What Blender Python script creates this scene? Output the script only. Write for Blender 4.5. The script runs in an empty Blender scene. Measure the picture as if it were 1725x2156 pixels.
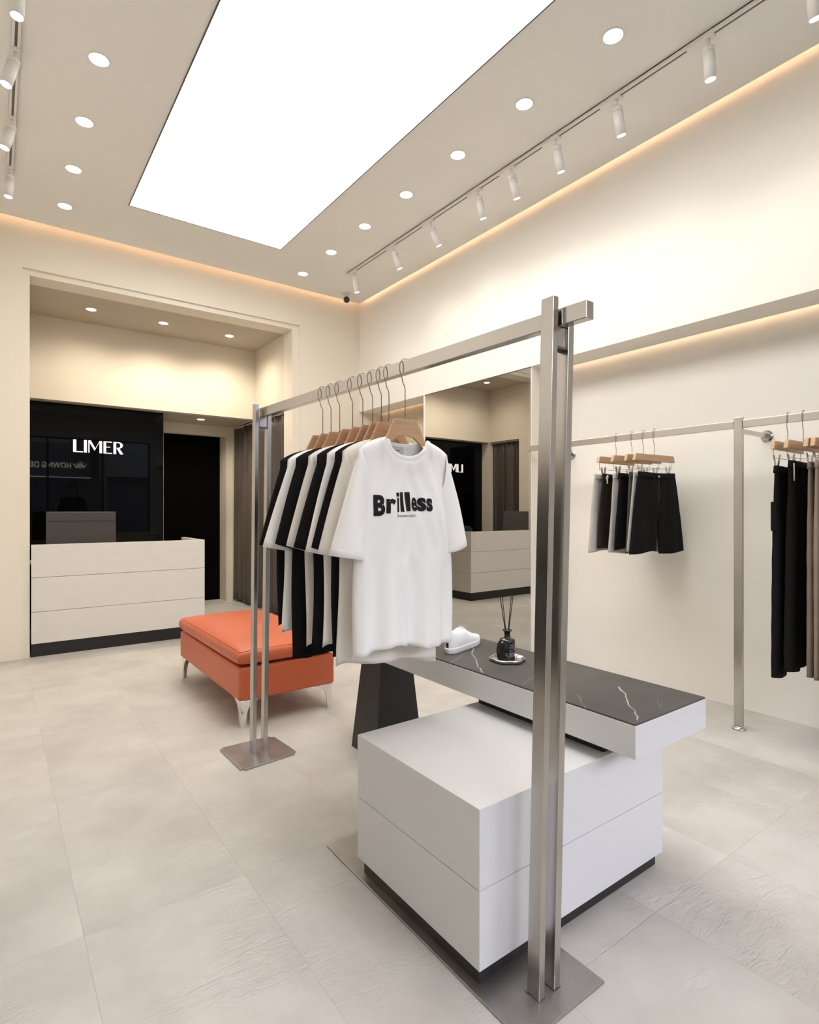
import bpy, bmesh, math, random
from mathutils import Vector, Matrix

PI = math.pi
S = bpy.context.scene
COL = S.collection
random.seed(7)

# ------------------------------------------------------------------ camera, world, exposure
CAM_H = 1.2
cam_d = bpy.data.cameras.new('camera')
cam = bpy.data.objects.new('camera', cam_d)
COL.objects.link(cam)
cam.location = (0, 0, CAM_H)
cam.rotation_euler = (PI / 2, 0, -0.6341)
cam_d.sensor_fit = 'HORIZONTAL'
cam_d.sensor_width = 36
cam_d.lens = 1190.0 / 1725.0 * 36
cam_d.shift_y = -3.0 / 1725.0
cam_d.clip_start = 0.02
S.camera = cam

S.view_settings.view_transform = 'Standard'
S.view_settings.look = 'None'
S.view_settings.exposure = 0.92
S.view_settings.gamma = 1.0

SKY = 9.0            # daylight outside the shop front
PANEL = 3.6          # stretched ceiling light panel
DOWN = 9.0           # recessed downlights
COVE = 4.6           # warm strips in the ceiling coves
SOFFIT = 7.0         # warm strip above the rails
SPOT = 1.1           # track spot lamps, watts
NICHE = 3.3          # niche downlights, watts

w = bpy.data.worlds.new('sky')
S.world = w
w.use_nodes = True
bg = w.node_tree.nodes['Background']
bg.inputs[0].default_value = (0.80, 0.81, 0.97, 1)
bg.inputs[1].default_value = SKY

# ------------------------------------------------------------------ materials
def lin(c):
    c = c / 255.0
    return c / 12.92 if c <= 0.04045 else ((c + 0.055) / 1.055) ** 2.4

def rgb(r, g, b):
    return (lin(r), lin(g), lin(b), 1)

def mat(name, col, rough=0.5, metal=0.0, spec=0.5, var=0.0, scale=6.0, bump=0.0, bscale=40.0, stretch=None, rvar=0.0,
        sheen=0.0, aniso=0.0, detail=6.0):
    m = bpy.data.materials.new(name)
    m.use_nodes = True
    nt = m.node_tree
    b = nt.nodes['Principled BSDF']
    b.inputs['Base Color'].default_value = col
    b.inputs['Roughness'].default_value = rough
    b.inputs['Metallic'].default_value = metal
    b.inputs['Specular IOR Level'].default_value = spec
    if sheen: b.inputs['Sheen Weight'].default_value = sheen
    if aniso: b.inputs['Anisotropic'].default_value = aniso
    tc = nt.nodes.new('ShaderNodeTexCoord')
    mp = nt.nodes.new('ShaderNodeMapping')
    nt.links.new(tc.outputs['Object'], mp.inputs[0])
    if stretch: mp.inputs['Scale'].default_value = stretch
    if var or rvar:
        n = nt.nodes.new('ShaderNodeTexNoise')
        n.inputs['Scale'].default_value = scale
        n.inputs['Detail'].default_value = detail
        nt.links.new(mp.outputs[0], n.inputs['Vector'])
        if var:
            mx = nt.nodes.new('ShaderNodeMix'); mx.data_type = 'RGBA'
            mx.inputs[6].default_value = tuple(max(0, c * (1 - var)) for c in col[:3]) + (1,)
            mx.inputs[7].default_value = tuple(min(1, c * (1 + var)) for c in col[:3]) + (1,)
            mr0 = nt.nodes.new('ShaderNodeMapRange')
            mr0.inputs[1].default_value = 0.3; mr0.inputs[2].default_value = 0.7
            nt.links.new(n.outputs[0], mr0.inputs[0])
            nt.links.new(mr0.outputs[0], mx.inputs[0])
            nt.links.new(mx.outputs[2], b.inputs['Base Color'])
        if rvar:
            mr = nt.nodes.new('ShaderNodeMapRange')
            mr.inputs[1].default_value = 0.3; mr.inputs[2].default_value = 0.7
            mr.inputs[3].default_value = max(0.02, rough - rvar); mr.inputs[4].default_value = rough + rvar
            nt.links.new(n.outputs[0], mr.inputs[0])
            nt.links.new(mr.outputs[0], b.inputs['Roughness'])
    if bump:
        n2 = nt.nodes.new('ShaderNodeTexNoise')
        n2.inputs['Scale'].default_value = bscale
        n2.inputs['Detail'].default_value = 4
        nt.links.new(mp.outputs[0], n2.inputs['Vector'])
        bp = nt.nodes.new('ShaderNodeBump')
        bp.inputs['Strength'].default_value = bump
        bp.inputs['Distance'].default_value = 0.01
        nt.links.new(n2.outputs[0], bp.inputs['Height'])
        nt.links.new(bp.outputs[0], b.inputs['Normal'])
    return m

def emit(name, col, strength):
    m = bpy.data.materials.new(name)
    m.use_nodes = True
    nt = m.node_tree
    nt.nodes.remove(nt.nodes['Principled BSDF'])
    e = nt.nodes.new('ShaderNodeEmission')
    e.inputs[0].default_value = col
    e.inputs[1].default_value = strength
    nt.links.new(e.outputs[0], nt.nodes['Material Output'].inputs[0])
    return m

WALL = (0.86, 0.825, 0.76, 1)
M = {}
M['wall'] = mat('cream_paint', WALL, 0.55, spec=0.3, var=0.012, scale=2, bump=0.03, bscale=60)
M['back_wall'] = mat('warm_cream_paint', (0.83, 0.765, 0.655, 1), 0.6, spec=0.3, var=0.012, scale=2, bump=0.03, bscale=60)
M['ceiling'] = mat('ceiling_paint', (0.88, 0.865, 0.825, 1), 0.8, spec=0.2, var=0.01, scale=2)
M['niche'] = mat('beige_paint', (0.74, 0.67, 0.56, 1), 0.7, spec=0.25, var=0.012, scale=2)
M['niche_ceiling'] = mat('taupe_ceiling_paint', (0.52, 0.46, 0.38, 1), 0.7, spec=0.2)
M['fluted'] = mat('fluted_panel', (0.66, 0.55, 0.42, 1), 0.5, spec=0.3)
M['steel'] = mat('brushed_steel', (0.53, 0.51, 0.485, 1), 0.22, 1.0, var=0.04, scale=3, rvar=0.03, detail=2)
M['steel_bar'] = mat('brushed_steel_bar', (0.54, 0.515, 0.49, 1), 0.17, 1.0, var=0.03, scale=3, detail=2)
M['steel_plate'] = mat('raw_steel_plate', (0.40, 0.38, 0.36, 1), 0.44, 1.0, var=0.10, scale=9, detail=5, bump=0.05, bscale=120)
M['weld'] = mat('burnt_weld', (0.22, 0.19, 0.17, 1), 0.35, 1.0, var=0.5, scale=80)
M['chrome'] = mat('chrome', (0.80, 0.79, 0.77, 1), 0.10, 1.0, rvar=0.03)
M['wire'] = mat('hook_wire', (0.30, 0.26, 0.22, 1), 0.30, 1.0)
M['laminate'] = mat('grey_laminate', (0.67, 0.66, 0.645, 1), 0.30, spec=0.45)
M['counter'] = mat('white_laminate', (0.74, 0.70, 0.65, 1), 0.45, spec=0.35, var=0.02, scale=5, stretch=(1, 1, 4))
M['kick'] = mat('black_kickboard', (0.012, 0.011, 0.010, 1), 0.35)
M['black'] = mat('black_metal', (0.018, 0.018, 0.018, 1), 0.45, bump=0.02)
M['void'] = mat('black_doorway_panel', (0.003, 0.003, 0.003, 1), 0.9, spec=0.02)
M['dark_plastic'] = mat('dark_grey_plastic', (0.055, 0.047, 0.042, 1), 0.5)
M['black_glass'] = mat('black_glass', (0.002, 0.002, 0.0025, 1), 0.015, spec=0.22)
M['mirror'] = mat('silvered_mirror', (0.56, 0.555, 0.54, 1), 0.0, 1.0)
M['leather'] = mat('orange_leather', rgb(200, 98, 62), 0.40, spec=0.5, var=0.06, scale=3, bump=0.12, bscale=220)
M['wood'] = mat('pale_maple', rgb(196, 160, 122), 0.45, var=0.10, scale=6, stretch=(1.5, 12, 12))
M['wood_red'] = mat('warm_beech', rgb(182, 140, 106), 0.45, var=0.12, scale=6, stretch=(1.5, 12, 12))
M['white_cloth'] = mat('white_cotton', (0.93, 0.915, 0.885, 1), 0.9, spec=0.15, bump=0.12, bscale=25, sheen=0.2)
M['cream_cloth'] = mat('cream_cotton', (0.78, 0.73, 0.66, 1), 0.9, spec=0.15, bump=0.12, bscale=25, sheen=0.2)
M['black_cloth'] = mat('black_cotton', (0.010, 0.009, 0.009, 1), 0.95, spec=0.12, bump=0.15, bscale=25)
M['brown_cloth'] = mat('black_brown_cotton', (0.022, 0.015, 0.012, 1), 0.9, spec=0.15, bump=0.2, bscale=25)
M['grey_cloth'] = mat('charcoal_cotton', (0.075, 0.075, 0.073, 1), 0.9, spec=0.15, bump=0.2, bscale=25)
M['light_grey_cloth'] = mat('light_grey_cotton', (0.50, 0.47, 0.43, 1), 0.9, spec=0.15, bump=0.2, bscale=25)
M['taupe_cloth'] = mat('taupe_twill', (0.215, 0.165, 0.125, 1), 0.85, spec=0.15, bump=0.25, bscale=20, var=0.08)
M['khaki_cloth'] = mat('khaki_twill', (0.30, 0.235, 0.175, 1), 0.85, spec=0.15, bump=0.3, bscale=20, var=0.08)
M['denim'] = mat('grey_denim', (0.10, 0.10, 0.105, 1), 0.9, spec=0.1, var=0.3, scale=30)
M['print'] = mat('black_print', (0.012, 0.011, 0.010, 1), 0.7, spec=0.2)
M['tag'] = mat('woven_label', (0.60, 0.58, 0.57, 1), 0.8)
M['curtain'] = mat('taupe_curtain', (0.085, 0.066, 0.052, 1), 0.36, spec=0.3, sheen=0.3, bump=0.1, bscale=30)
M['white_plastic'] = mat('white_plastic', (0.82, 0.80, 0.77, 1), 0.4)
M['groove'] = mat('track_groove', (0.14, 0.115, 0.095, 1), 0.5)
M['frame_dark'] = mat('panel_edge', (0.10, 0.09, 0.08, 1), 0.5)
M['rubber'] = mat('white_rubber', (0.80, 0.79, 0.77, 1), 0.5)
M['shoe'] = mat('white_leather', (0.86, 0.85, 0.83, 1), 0.40, spec=0.4, bump=0.04, bscale=120)
M['lace'] = mat('white_lace', (0.85, 0.84, 0.82, 1), 0.9)
M['bottle'] = mat('smoked_glass', (0.010, 0.009, 0.008, 1), 0.04, spec=0.7)
M['tray'] = mat('pewter', (0.52, 0.49, 0.46, 1), 0.16, 1.0, bump=0.5, bscale=60)
M['stone'] = mat('polished_black_stone', (0.03, 0.027, 0.025, 1), 0.06, 0.6)
M['ink'] = mat('label_ink', (0.22, 0.21, 0.20, 1), 0.5)
M['reed'] = mat('black_reed', (0.008, 0.008, 0.008, 1), 0.8)
M['street'] = mat('asphalt', (0.030, 0.030, 0.032, 1), 0.9, var=0.2, scale=3)
M['facade'] = mat('dark_facade', (0.010, 0.009, 0.009, 1), 0.8, var=0.3, scale=2)
M['navy'] = mat('navy_signboard', (0.008, 0.009, 0.012, 1), 0.7)
M['gold'] = mat('gold_lettering', (0.95, 0.78, 0.50, 1), 0.6)
M['grey_sign'] = mat('grey_awning', (0.040, 0.042, 0.044, 1), 0.8, var=0.15, scale=1.5)
M['bark'] = mat('bark', (0.03, 0.026, 0.02, 1), 0.9, var=0.3, bump=0.5, bscale=12)
M['sock'] = mat('bulb_glow', (0.9, 0.88, 0.82, 1), 0.3)
M['panel_light'] = emit('panel_light', (1.0, 0.985, 0.955, 1), PANEL)
M['down_light'] = emit('downlight_lens', (1.0, 0.93, 0.82, 1), DOWN)
M['niche_light'] = emit('niche_lens', (1.0, 0.90, 0.74, 1), DOWN)
M['cove_light'] = emit('warm_strip', (1.0, 0.63, 0.38, 1), COVE)
M['soffit_light'] = emit('warm_strip_low', (1.0, 0.70, 0.46, 1), SOFFIT)
M['spot_light'] = emit('spot_lens', (1.0, 0.95, 0.86, 1), 12.0)
M['globe'] = emit('globe_glow', (1.0, 0.93, 0.8, 1), 1.6)
M['letters'] = emit('lit_letters', (1.0, 0.92, 0.86, 1), 0.8)

# marble: dark grey with thin white veins (x0, y0, x1, y1, width, strength) on the table top
VEINS = [(0.264, 0.223, 0.13, 0.10, 0.007, 0.85), (0.13, 0.10, 0.043, 0.012, 0.006, 0.7), (0.37, 1.05, 0.177, 0.859, 0.007, 0.8), (0.177, 0.859, 0.013, 0.632, 0.006, 0.8), (0.01, 0.80, 0.15, 0.88, 0.005, 0.4), (0.017, 0.437, 0.119, 0.48, 0.004, 0.35), (0.083, 0.259, 0.002, 0.17, 0.004, 0.3), (0.256, 0.09, 0.189, 0.021, 0.003, 0.3), (0.30, 0.55, 0.22, 0.40, 0.003, 0.25)]
def make_marble():
    m = bpy.data.materials.new('dark_marble'); m.use_nodes = True
    nt = m.node_tree; b = nt.nodes['Principled BSDF']; L = nt.links
    tc = nt.nodes.new('ShaderNodeTexCoord')
    n1 = nt.nodes.new('ShaderNodeTexNoise'); n1.inputs['Scale'].default_value = 3.0; n1.inputs['Detail'].default_value = 8
    L.new(tc.outputs['Object'], n1.inputs['Vector'])
    r1 = nt.nodes.new('ShaderNodeValToRGB')
    r1.color_ramp.elements[0].position = 0.3; r1.color_ramp.elements[0].color = (0.060, 0.056, 0.050, 1)
    r1.color_ramp.elements[1].position = 0.72; r1.color_ramp.elements[1].color = (0.105, 0.097, 0.088, 1)
    L.new(n1.outputs[0], r1.inputs[0])
    sp = nt.nodes.new('ShaderNodeSeparateXYZ'); L.new(tc.outputs['Object'], sp.inputs[0])
    nz = nt.nodes.new('ShaderNodeTexNoise'); nz.inputs['Scale'].default_value = 14; nz.inputs['Detail'].default_value = 4
    L.new(tc.outputs['Object'], nz.inputs['Vector'])
    nw = nt.nodes.new('ShaderNodeTexNoise'); nw.inputs['Scale'].default_value = 45; nw.inputs['Detail'].default_value = 2
    L.new(tc.outputs['Object'], nw.inputs['Vector'])
    def mth(op, a_, b_=0.0, c_=None):
        n = nt.nodes.new('ShaderNodeMath'); n.operation = op
        for i_, q in enumerate((a_, b_) + ((c_,) if c_ is not None else ())):
            if isinstance(q, (int, float)): n.inputs[i_].default_value = q
            else: L.new(q, n.inputs[i_])
        return n.outputs[0]
    wob = mth('MULTIPLY', mth('SUBTRACT', nz.outputs[0], 0.5), 0.030)
    px_ = mth('ADD', sp.outputs[0], wob); py_ = mth('SUBTRACT', sp.outputs[1], wob)
    total = None
    for (x0, y0, x1, y1, wd, st) in VEINS:
        dx, dy = x1 - x0, y1 - y0; ln = math.hypot(dx, dy); dx /= ln; dy /= ln
        al = mth('ADD', mth('MULTIPLY', mth('SUBTRACT', px_, x0), dx), mth('MULTIPLY', mth('SUBTRACT', py_, y0), dy))
        ac = mth('ABSOLUTE', mth('ADD', mth('MULTIPLY', mth('SUBTRACT', px_, x0), -dy), mth('MULTIPLY', mth('SUBTRACT', py_, y0), dx)))
        over = mth('MAXIMUM', mth('MAXIMUM', mth('MULTIPLY', al, -1.0), mth('SUBTRACT', al, ln)), 0.0)
        d = mth('ADD', ac, mth('MULTIPLY', over, 0.35))
        w_ = mth('MULTIPLY', nw.outputs[0], wd)
        v = mth('MULTIPLY', mth('SUBTRACT', 1.0, mth('MINIMUM', mth('DIVIDE', d, w_), 1.0)), st)
        total = v if total is None else mth('MAXIMUM', total, v)
    ad = type('o', (), {'outputs': [total]})
    mx = nt.nodes.new('ShaderNodeMix'); mx.data_type = 'RGBA'
    L.new(ad.outputs[0], mx.inputs[0]); L.new(r1.outputs[0], mx.inputs[6]); mx.inputs[7].default_value = (0.62, 0.57, 0.5, 1)
    L.new(mx.outputs[2], b.inputs['Base Color'])
    b.inputs['Roughness'].default_value = 0.5; b.inputs['Specular IOR Level'].default_value = 0.3
    return m
M['marble'] = make_marble()

# floor: large vinyl concrete tiles 0.463 x 0.90 m
def make_floor():
    m = bpy.data.materials.new('concrete_vinyl_tiles'); m.use_nodes = True
    nt = m.node_tree; b = nt.nodes['Principled BSDF']; L = nt.links
    N = nt.nodes.new
    tc = N('ShaderNodeTexCoord'); sp = N('ShaderNodeSeparateXYZ'); L.new(tc.outputs['Object'], sp.inputs[0])
    def math_(op, a, bval=None):
        n = N('ShaderNodeMath'); n.operation = op
        if isinstance(a, (int, float)): n.inputs[0].default_value = a
        else: L.new(a, n.inputs[0])
        if bval is not None:
            if isinstance(bval, (int, float)): n.inputs[1].default_value = bval
            else: L.new(bval, n.inputs[1])
        return n.outputs[0]
    def seam(coord, off, size, wd):
        t = math_('DIVIDE', math_('SUBTRACT', coord, off), size)
        fr = math_('FRACT', t)
        d = math_('MINIMUM', fr, math_('SUBTRACT', 1.0, fr))
        mr = N('ShaderNodeMapRange'); mr.inputs[1].default_value = 0; mr.inputs[2].default_value = wd / size
        mr.inputs[3].default_value = 1; mr.inputs[4].default_value = 0
        L.new(d, mr.inputs[0])
        return mr.outputs[0], math_('FLOOR', t)
    sx, ix = seam(sp.outputs[0], 0.204 - 0.463 * 4, 0.463, 0.0022)
    sy, iy = seam(sp.outputs[1], 0.925 - 0.90 * 4, 0.90, 0.0022)
    s = math_('MAXIMUM', sx, sy)
    cb = N('ShaderNodeCombineXYZ'); L.new(ix, cb.inputs[0]); L.new(iy, cb.inputs[1])
    wn = N('ShaderNodeTexWhiteNoise'); L.new(cb.outputs[0], wn.inputs['Vector'])
    # per-tile offset of mottling
    va = N('ShaderNodeVectorMath'); va.operation = 'MULTIPLY'; va.inputs[1].default_value = (0.25, 0.25, 0.25)
    L.new(wn.outputs['Color'], va.inputs[0])
    vb = N('ShaderNodeVectorMath'); vb.operation = 'ADD'
    L.new(tc.outputs['Object'], vb.inputs[0]); L.new(va.outputs[0], vb.inputs[1])
    n1 = N('ShaderNodeTexNoise'); n1.inputs['Scale'].default_value = 2.6; n1.inputs['Detail'].default_value = 9
    n1.inputs['Roughness'].default_value = 0.6
    L.new(vb.outputs[0], n1.inputs['Vector'])
    r = N('ShaderNodeValToRGB')
    e = r.color_ramp.elements
    e[0].position = 0.32; e[0].color = (0.455, 0.425, 0.382, 1)
    e[1].position = 0.70; e[1].color = (0.60, 0.57, 0.52, 1)
    L.new(n1.outputs[0], r.inputs[0])
    tv = N('ShaderNodeMapRange'); tv.inputs[3].default_value = 0.985; tv.inputs[4].default_value = 1.01
    L.new(wn.outputs['Value'], tv.inputs[0])
    m1 = N('ShaderNodeVectorMath'); m1.operation = 'SCALE'
    L.new(r.outputs[0], m1.inputs[0]); L.new(tv.outputs[0], m1.inputs['Scale'])
    mx = N('ShaderNodeMix'); mx.data_type = 'RGBA'
    sm = math_('MULTIPLY', s, 0.13)
    L.new(sm, mx.inputs[0]); L.new(m1.outputs[0], mx.inputs[6]); mx.inputs[7].default_value = (0.23, 0.20, 0.17, 1)
    L.new(mx.outputs[2], b.inputs['Base Color'])
    b.inputs['Roughness'].default_value = 0.50
    b.inputs['Specular IOR Level'].default_value = 0.4
    n2 = N('ShaderNodeTexNoise'); n2.inputs['Scale'].default_value = 38; n2.inputs['Detail'].default_value = 3
    n2.inputs['Distortion'].default_value = 1.2
    mp = N('ShaderNodeMapping'); mp.inputs['Scale'].default_value = (0.45, 1.3, 1); mp.inputs['Rotation'].default_value = (0, 0, 0.5)
    L.new(vb.outputs[0], mp.inputs[0]); L.new(mp.outputs[0], n2.inputs['Vector'])
    n3 = N('ShaderNodeTexNoise'); n3.inputs['Scale'].default_value = 3.2; L.new(vb.outputs[0], n3.inputs['Vector'])
    mk = N('ShaderNodeMapRange'); mk.inputs[1].default_value = 0.42; mk.inputs[2].default_value = 0.62
    L.new(n3.outputs[0], mk.inputs[0])
    h = math_('SUBTRACT', math_('MULTIPLY', n2.outputs[0], mk.outputs[0]), math_('MULTIPLY', s, 0.10))
    bp = N('ShaderNodeBump'); bp.inputs['Strength'].default_value = 0.8; bp.inputs['Distance'].default_value = 0.008
    L.new(h, bp.inputs['Height']); L.new(bp.outputs[0], b.inputs['Normal'])
    return m
M['floor'] = make_floor()

def make_pane():
    m = bpy.data.materials.new('clear_pane'); m.use_nodes = True
    nt = m.node_tree; nt.nodes.remove(nt.nodes['Principled BSDF'])
    t = nt.nodes.new('ShaderNodeBsdfTransparent'); t.inputs[0].default_value = (0.93, 0.95, 0.95, 1)
    g = nt.nodes.new('ShaderNodeBsdfGlossy'); g.inputs['Roughness'].default_value = 0.0
    fr = nt.nodes.new('ShaderNodeFresnel'); fr.inputs[0].default_value = 1.45
    mx = nt.nodes.new('ShaderNodeMixShader')
    nt.links.new(fr.outputs[0], mx.inputs[0]); nt.links.new(t.outputs[0], mx.inputs[1]); nt.links.new(g.outputs[0], mx.inputs[2])
    nt.links.new(mx.outputs[0], nt.nodes['Material Output'].inputs[0])
    return m
M['pane'] = make_pane()

# ------------------------------------------------------------------ mesh helpers
def BM():
    return bmesh.new()

def box(bm, x0, x1, y0, y1, z0, z1, mi=0):
    vs = [bm.verts.new(p) for p in ((x0, y0, z0), (x1, y0, z0), (x1, y1, z0), (x0, y1, z0),
                                    (x0, y0, z1), (x1, y0, z1), (x1, y1, z1), (x0, y1, z1))]
    for f in ((0, 3, 2, 1), (4, 5, 6, 7), (0, 1, 5, 4), (1, 2, 6, 5), (2, 3, 7, 6), (3, 0, 4, 7)):
        fc = bm.faces.new([vs[i] for i in f]); fc.material_index = mi
    return vs

def hexa(bm, bot, top):
    vs = [bm.verts.new(p) for p in list(bot) + list(top)]
    for f in ((0, 3, 2, 1), (4, 5, 6, 7), (0, 1, 5, 4), (1, 2, 6, 5), (2, 3, 7, 6), (3, 0, 4, 7)):
        bm.faces.new([vs[i] for i in f])
    return vs

def prism(bm, poly, axis, a, b):
    """extrude a 2D polygon along axis ('x','y','z') from a to b; poly in the remaining two axes in order"""
    def P(u, v, t):
        return {'x': (t, u, v), 'y': (u, t, v), 'z': (u, v, t)}[axis]
    A = [bm.verts.new(P(u, v, a)) for u, v in poly]
    B = [bm.verts.new(P(u, v, b)) for u, v in poly]
    n = len(poly)
    bm.faces.new(A); bm.faces.new(list(reversed(B)))
    for i in range(n):
        bm.faces.new((A[i], B[i], B[(i + 1) % n], A[(i + 1) % n]))

def tube(bm, pts, r, seg=8, cap=True, closed=False):
    pts = [Vector(p) for p in pts]
    rings = []
    n = len(pts)
    prev = None
    for i, p in enumerate(pts):
        if closed: d = (pts[(i + 1) % n] - pts[i - 1]).normalized()
        elif i == 0: d = (pts[1] - p).normalized()
        elif i == n - 1: d = (p - pts[i - 1]).normalized()
        else: d = (pts[i + 1] - pts[i - 1]).normalized()
        if prev is None:
            up = Vector((0, 0, 1)) if abs(d.z) < 0.9 else Vector((0, 1, 0))
            u = d.cross(up).normalized()
        else:
            u = (prev - d * prev.dot(d)).normalized()
        prev = u
        v = d.cross(u)
        rr = r[i] if isinstance(r, (list, tuple)) else r
        rings.append([bm.verts.new(p + (u * math.cos(2 * PI * k / seg) + v * math.sin(2 * PI * k / seg)) * rr) for k in range(seg)])
    m = n if closed else n - 1
    for i in range(m):
        a, b = rings[i], rings[(i + 1) % n]
        for k in range(seg):
            f = bm.faces.new((a[k], a[(k + 1) % seg], b[(k + 1) % seg], b[k])); f.smooth = True
    if cap and not closed:
        bm.faces.new(list(reversed(rings[0]))); bm.faces.new(rings[-1])

def lathe(bm, prof, seg=32, c=(0, 0, 0), ax=None, smooth=True):
    """prof: list of (r, z) rotated about z at c"""
    rings = []
    for r, z in prof:
        if r < 1e-6: rings.append([bm.verts.new((c[0], c[1], c[2] + z))])
        else: rings.append([bm.verts.new((c[0] + r * math.cos(2 * PI * k / seg), c[1] + r * math.sin(2 * PI * k / seg), c[2] + z)) for k in range(seg)])
    for a, b in zip(rings, rings[1:]):
        for k in range(seg):
            k2 = (k + 1) % seg
            if len(a) == 1 and len(b) == 1: continue
            if len(a) == 1: f = bm.faces.new((a[0], b[k2], b[k]))
            elif len(b) == 1: f = bm.faces.new((a[k], a[k2], b[0]))
            else: f = bm.faces.new((a[k], a[k2], b[k2], b[k]))
            f.smooth = smooth

def grid(bm, fn, nu, nv, closed_u=False, smooth=True, mi=0):
    rows = [[bm.verts.new(fn(i / nu, j / nv)) for i in range(nu + (0 if closed_u else 1))] for j in range(nv + 1)]
    n = len(rows[0])
    for j in range(nv):
        for i in range(n if closed_u else n - 1):
            f = bm.faces.new((rows[j][i], rows[j][(i + 1) % n], rows[j + 1][(i + 1) % n], rows[j + 1][i]))
            f.smooth = smooth; f.material_index = mi
    return rows

def obj(name, bm, m, parent=None, loc=None, bevel=0.0, segs=2, fixn=True, sub=0, solid=0.0):
    if fixn: bmesh.ops.recalc_face_normals(bm, faces=bm.faces)
    me = bpy.data.meshes.new(name)
    bm.to_mesh(me); bm.free()
    o = bpy.data.objects.new(name, me)
    for k in (m if isinstance(m, (list, tuple)) else [m]):
        me.materials.append(M[k] if isinstance(k, str) else k)
    COL.objects.link(o)
    if parent is not None: o.parent = parent
    if loc is not None: o.location = loc
    if solid:
        s = o.modifiers.new('thickness', 'SOLIDIFY'); s.thickness = solid; s.offset = 0
    if bevel:
        b = o.modifiers.new('bevel', 'BEVEL'); b.width = bevel; b.segments = segs
        b.limit_method = 'ANGLE'; b.angle_limit = 0.6
        b.harden_normals = False
    if sub:
        s = o.modifiers.new('sub', 'SUBSURF'); s.levels = sub; s.render_levels = sub
    return o

def thing(name, label, cat, loc=(0, 0, 0), rz=0.0, group=None):
    o = bpy.data.objects.new(name, None); COL.objects.link(o)
    o.location = loc; o.rotation_euler = (0, 0, rz); o.empty_display_size = 0.1
    o['label'] = label; o['category'] = cat
    if group: o['group'] = group
    return o

def tag(o, label, cat, group=None):
    o['label'] = label; o['category'] = cat
    if group: o['group'] = group
    return o

def struct(name, bm, m, bevel=0.0, parent=None):
    o = obj(name, bm, m, parent, bevel=bevel)
    if parent is None: o['kind'] = 'structure'
    return o

def copy_tree(o, parent=None):
    c = o.copy(); COL.objects.link(c)
    if parent is not None: c.parent = parent
    for ch in list(o.children): copy_tree(ch, c)
    return c

def text_bm(s, size=1.0, offset=0.0, shear=0.0, res=6):
    """glyph outlines of the built-in font as a flat mesh in the xy plane"""
    cu = bpy.data.curves.new('glyphs', 'FONT')
    cu.body = s; cu.size = size; cu.offset = offset; cu.shear = shear; cu.resolution_u = res
    t = bpy.data.objects.new('glyphs', cu); COL.objects.link(t)
    dg = bpy.context.evaluated_depsgraph_get()
    me = bpy.data.meshes.new_from_object(t.evaluated_get(dg))
    bm = BM(); bm.from_mesh(me)
    bpy.data.objects.remove(t); bpy.data.curves.remove(cu); bpy.data.meshes.remove(me)
    return bm

def merge(dst, src, fn):
    """copy faces of src into dst with positions mapped by fn"""
    mp = {}
    for v in src.verts: mp[v] = dst.verts.new(fn(v.co))
    for f in src.faces:
        try: dst.faces.new([mp[v] for v in f.verts])
        except ValueError: pass
    src.free()

def smooth_step(x): return x * x * (3 - 2 * x)

# ------------------------------------------------------------------ dimensions
YB = 5.53                     # back wall face
XW = 3.357                    # right bulkhead face
XR = 3.66                     # recessed right wall
XL = -0.475                   # left wall
YF = -2.2                     # shop front
ZC = 3.525                    # ceiling underside
ZR = 3.80                     # roof
CS = (ZC - 1.2) / (3.559 - 1.2)
YN = 6.62                     # niche back header
YG = 6.78                     # black glass
NL, NR = 0.235, 2.545         # niche side walls
ZN = 3.12                     # niche ceiling
ZH = 2.30                     # header height
ZS = 2.32                     # bulkhead underside

# ------------------------------------------------------------------ shell
bm = BM(); box(bm, XL - 0.15, XR + 0.15, YF - 0.1, 8.3, -0.12, 0)
struct('floor', bm, 'floor')
bm = BM(); box(bm, XL - 0.15, XR + 0.15, YF - 0.1, 8.3, ZR, ZR + 0.1)
struct('ceiling_slab_upper', bm, 'ceiling')
bm = BM(); box(bm, -0.42, 3.309, YF + 0.04, 5.45, ZC, ZC + 0.03)
struct('ceiling', bm, 'ceiling')
bm = BM(); box(bm, XL - 0.15, XL, YF - 0.1, 8.3, 0, ZR)
struct('wall_left', bm, 'wall')
# recessed right wall
bm = BM(); box(bm, XR, XR + 0.15, YF - 0.1, 8.3, 0, ZR)
struct('wall_right', bm, 'wall')
# bulkhead with its underside
bm = BM()
box(bm, XW, XW + 0.025, YF, YB, ZS, ZR)
box(bm, XW + 0.025, XR - 0.055, YF, YB, ZS, ZS + 0.025)
struct('wall_bulkhead', bm, 'wall')
# back wall around the niche, with a stepped rebate
bm = BM()
TL, TR, TT = 0.187, 2.618, 3.168
box(bm, XL, TL, YB, YB + 0.24, 0, ZR)
box(bm, TR, XR, YB, YB + 0.24, 0, ZR)
box(bm, TL, TR, YB, YB + 0.24, TT, ZR)
struct('wall_back', bm, 'back_wall')
bm = BM()
R0 = YB + 0.025
box(bm, TL, NL, R0, YB + 0.24, 0, TT)
box(bm, NR, TR, R0, YB + 0.24, 0, TT)
box(bm, NL, NR, R0, YB + 0.24, ZN, TT)
struct('trim_niche', bm, 'back_wall')
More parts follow.
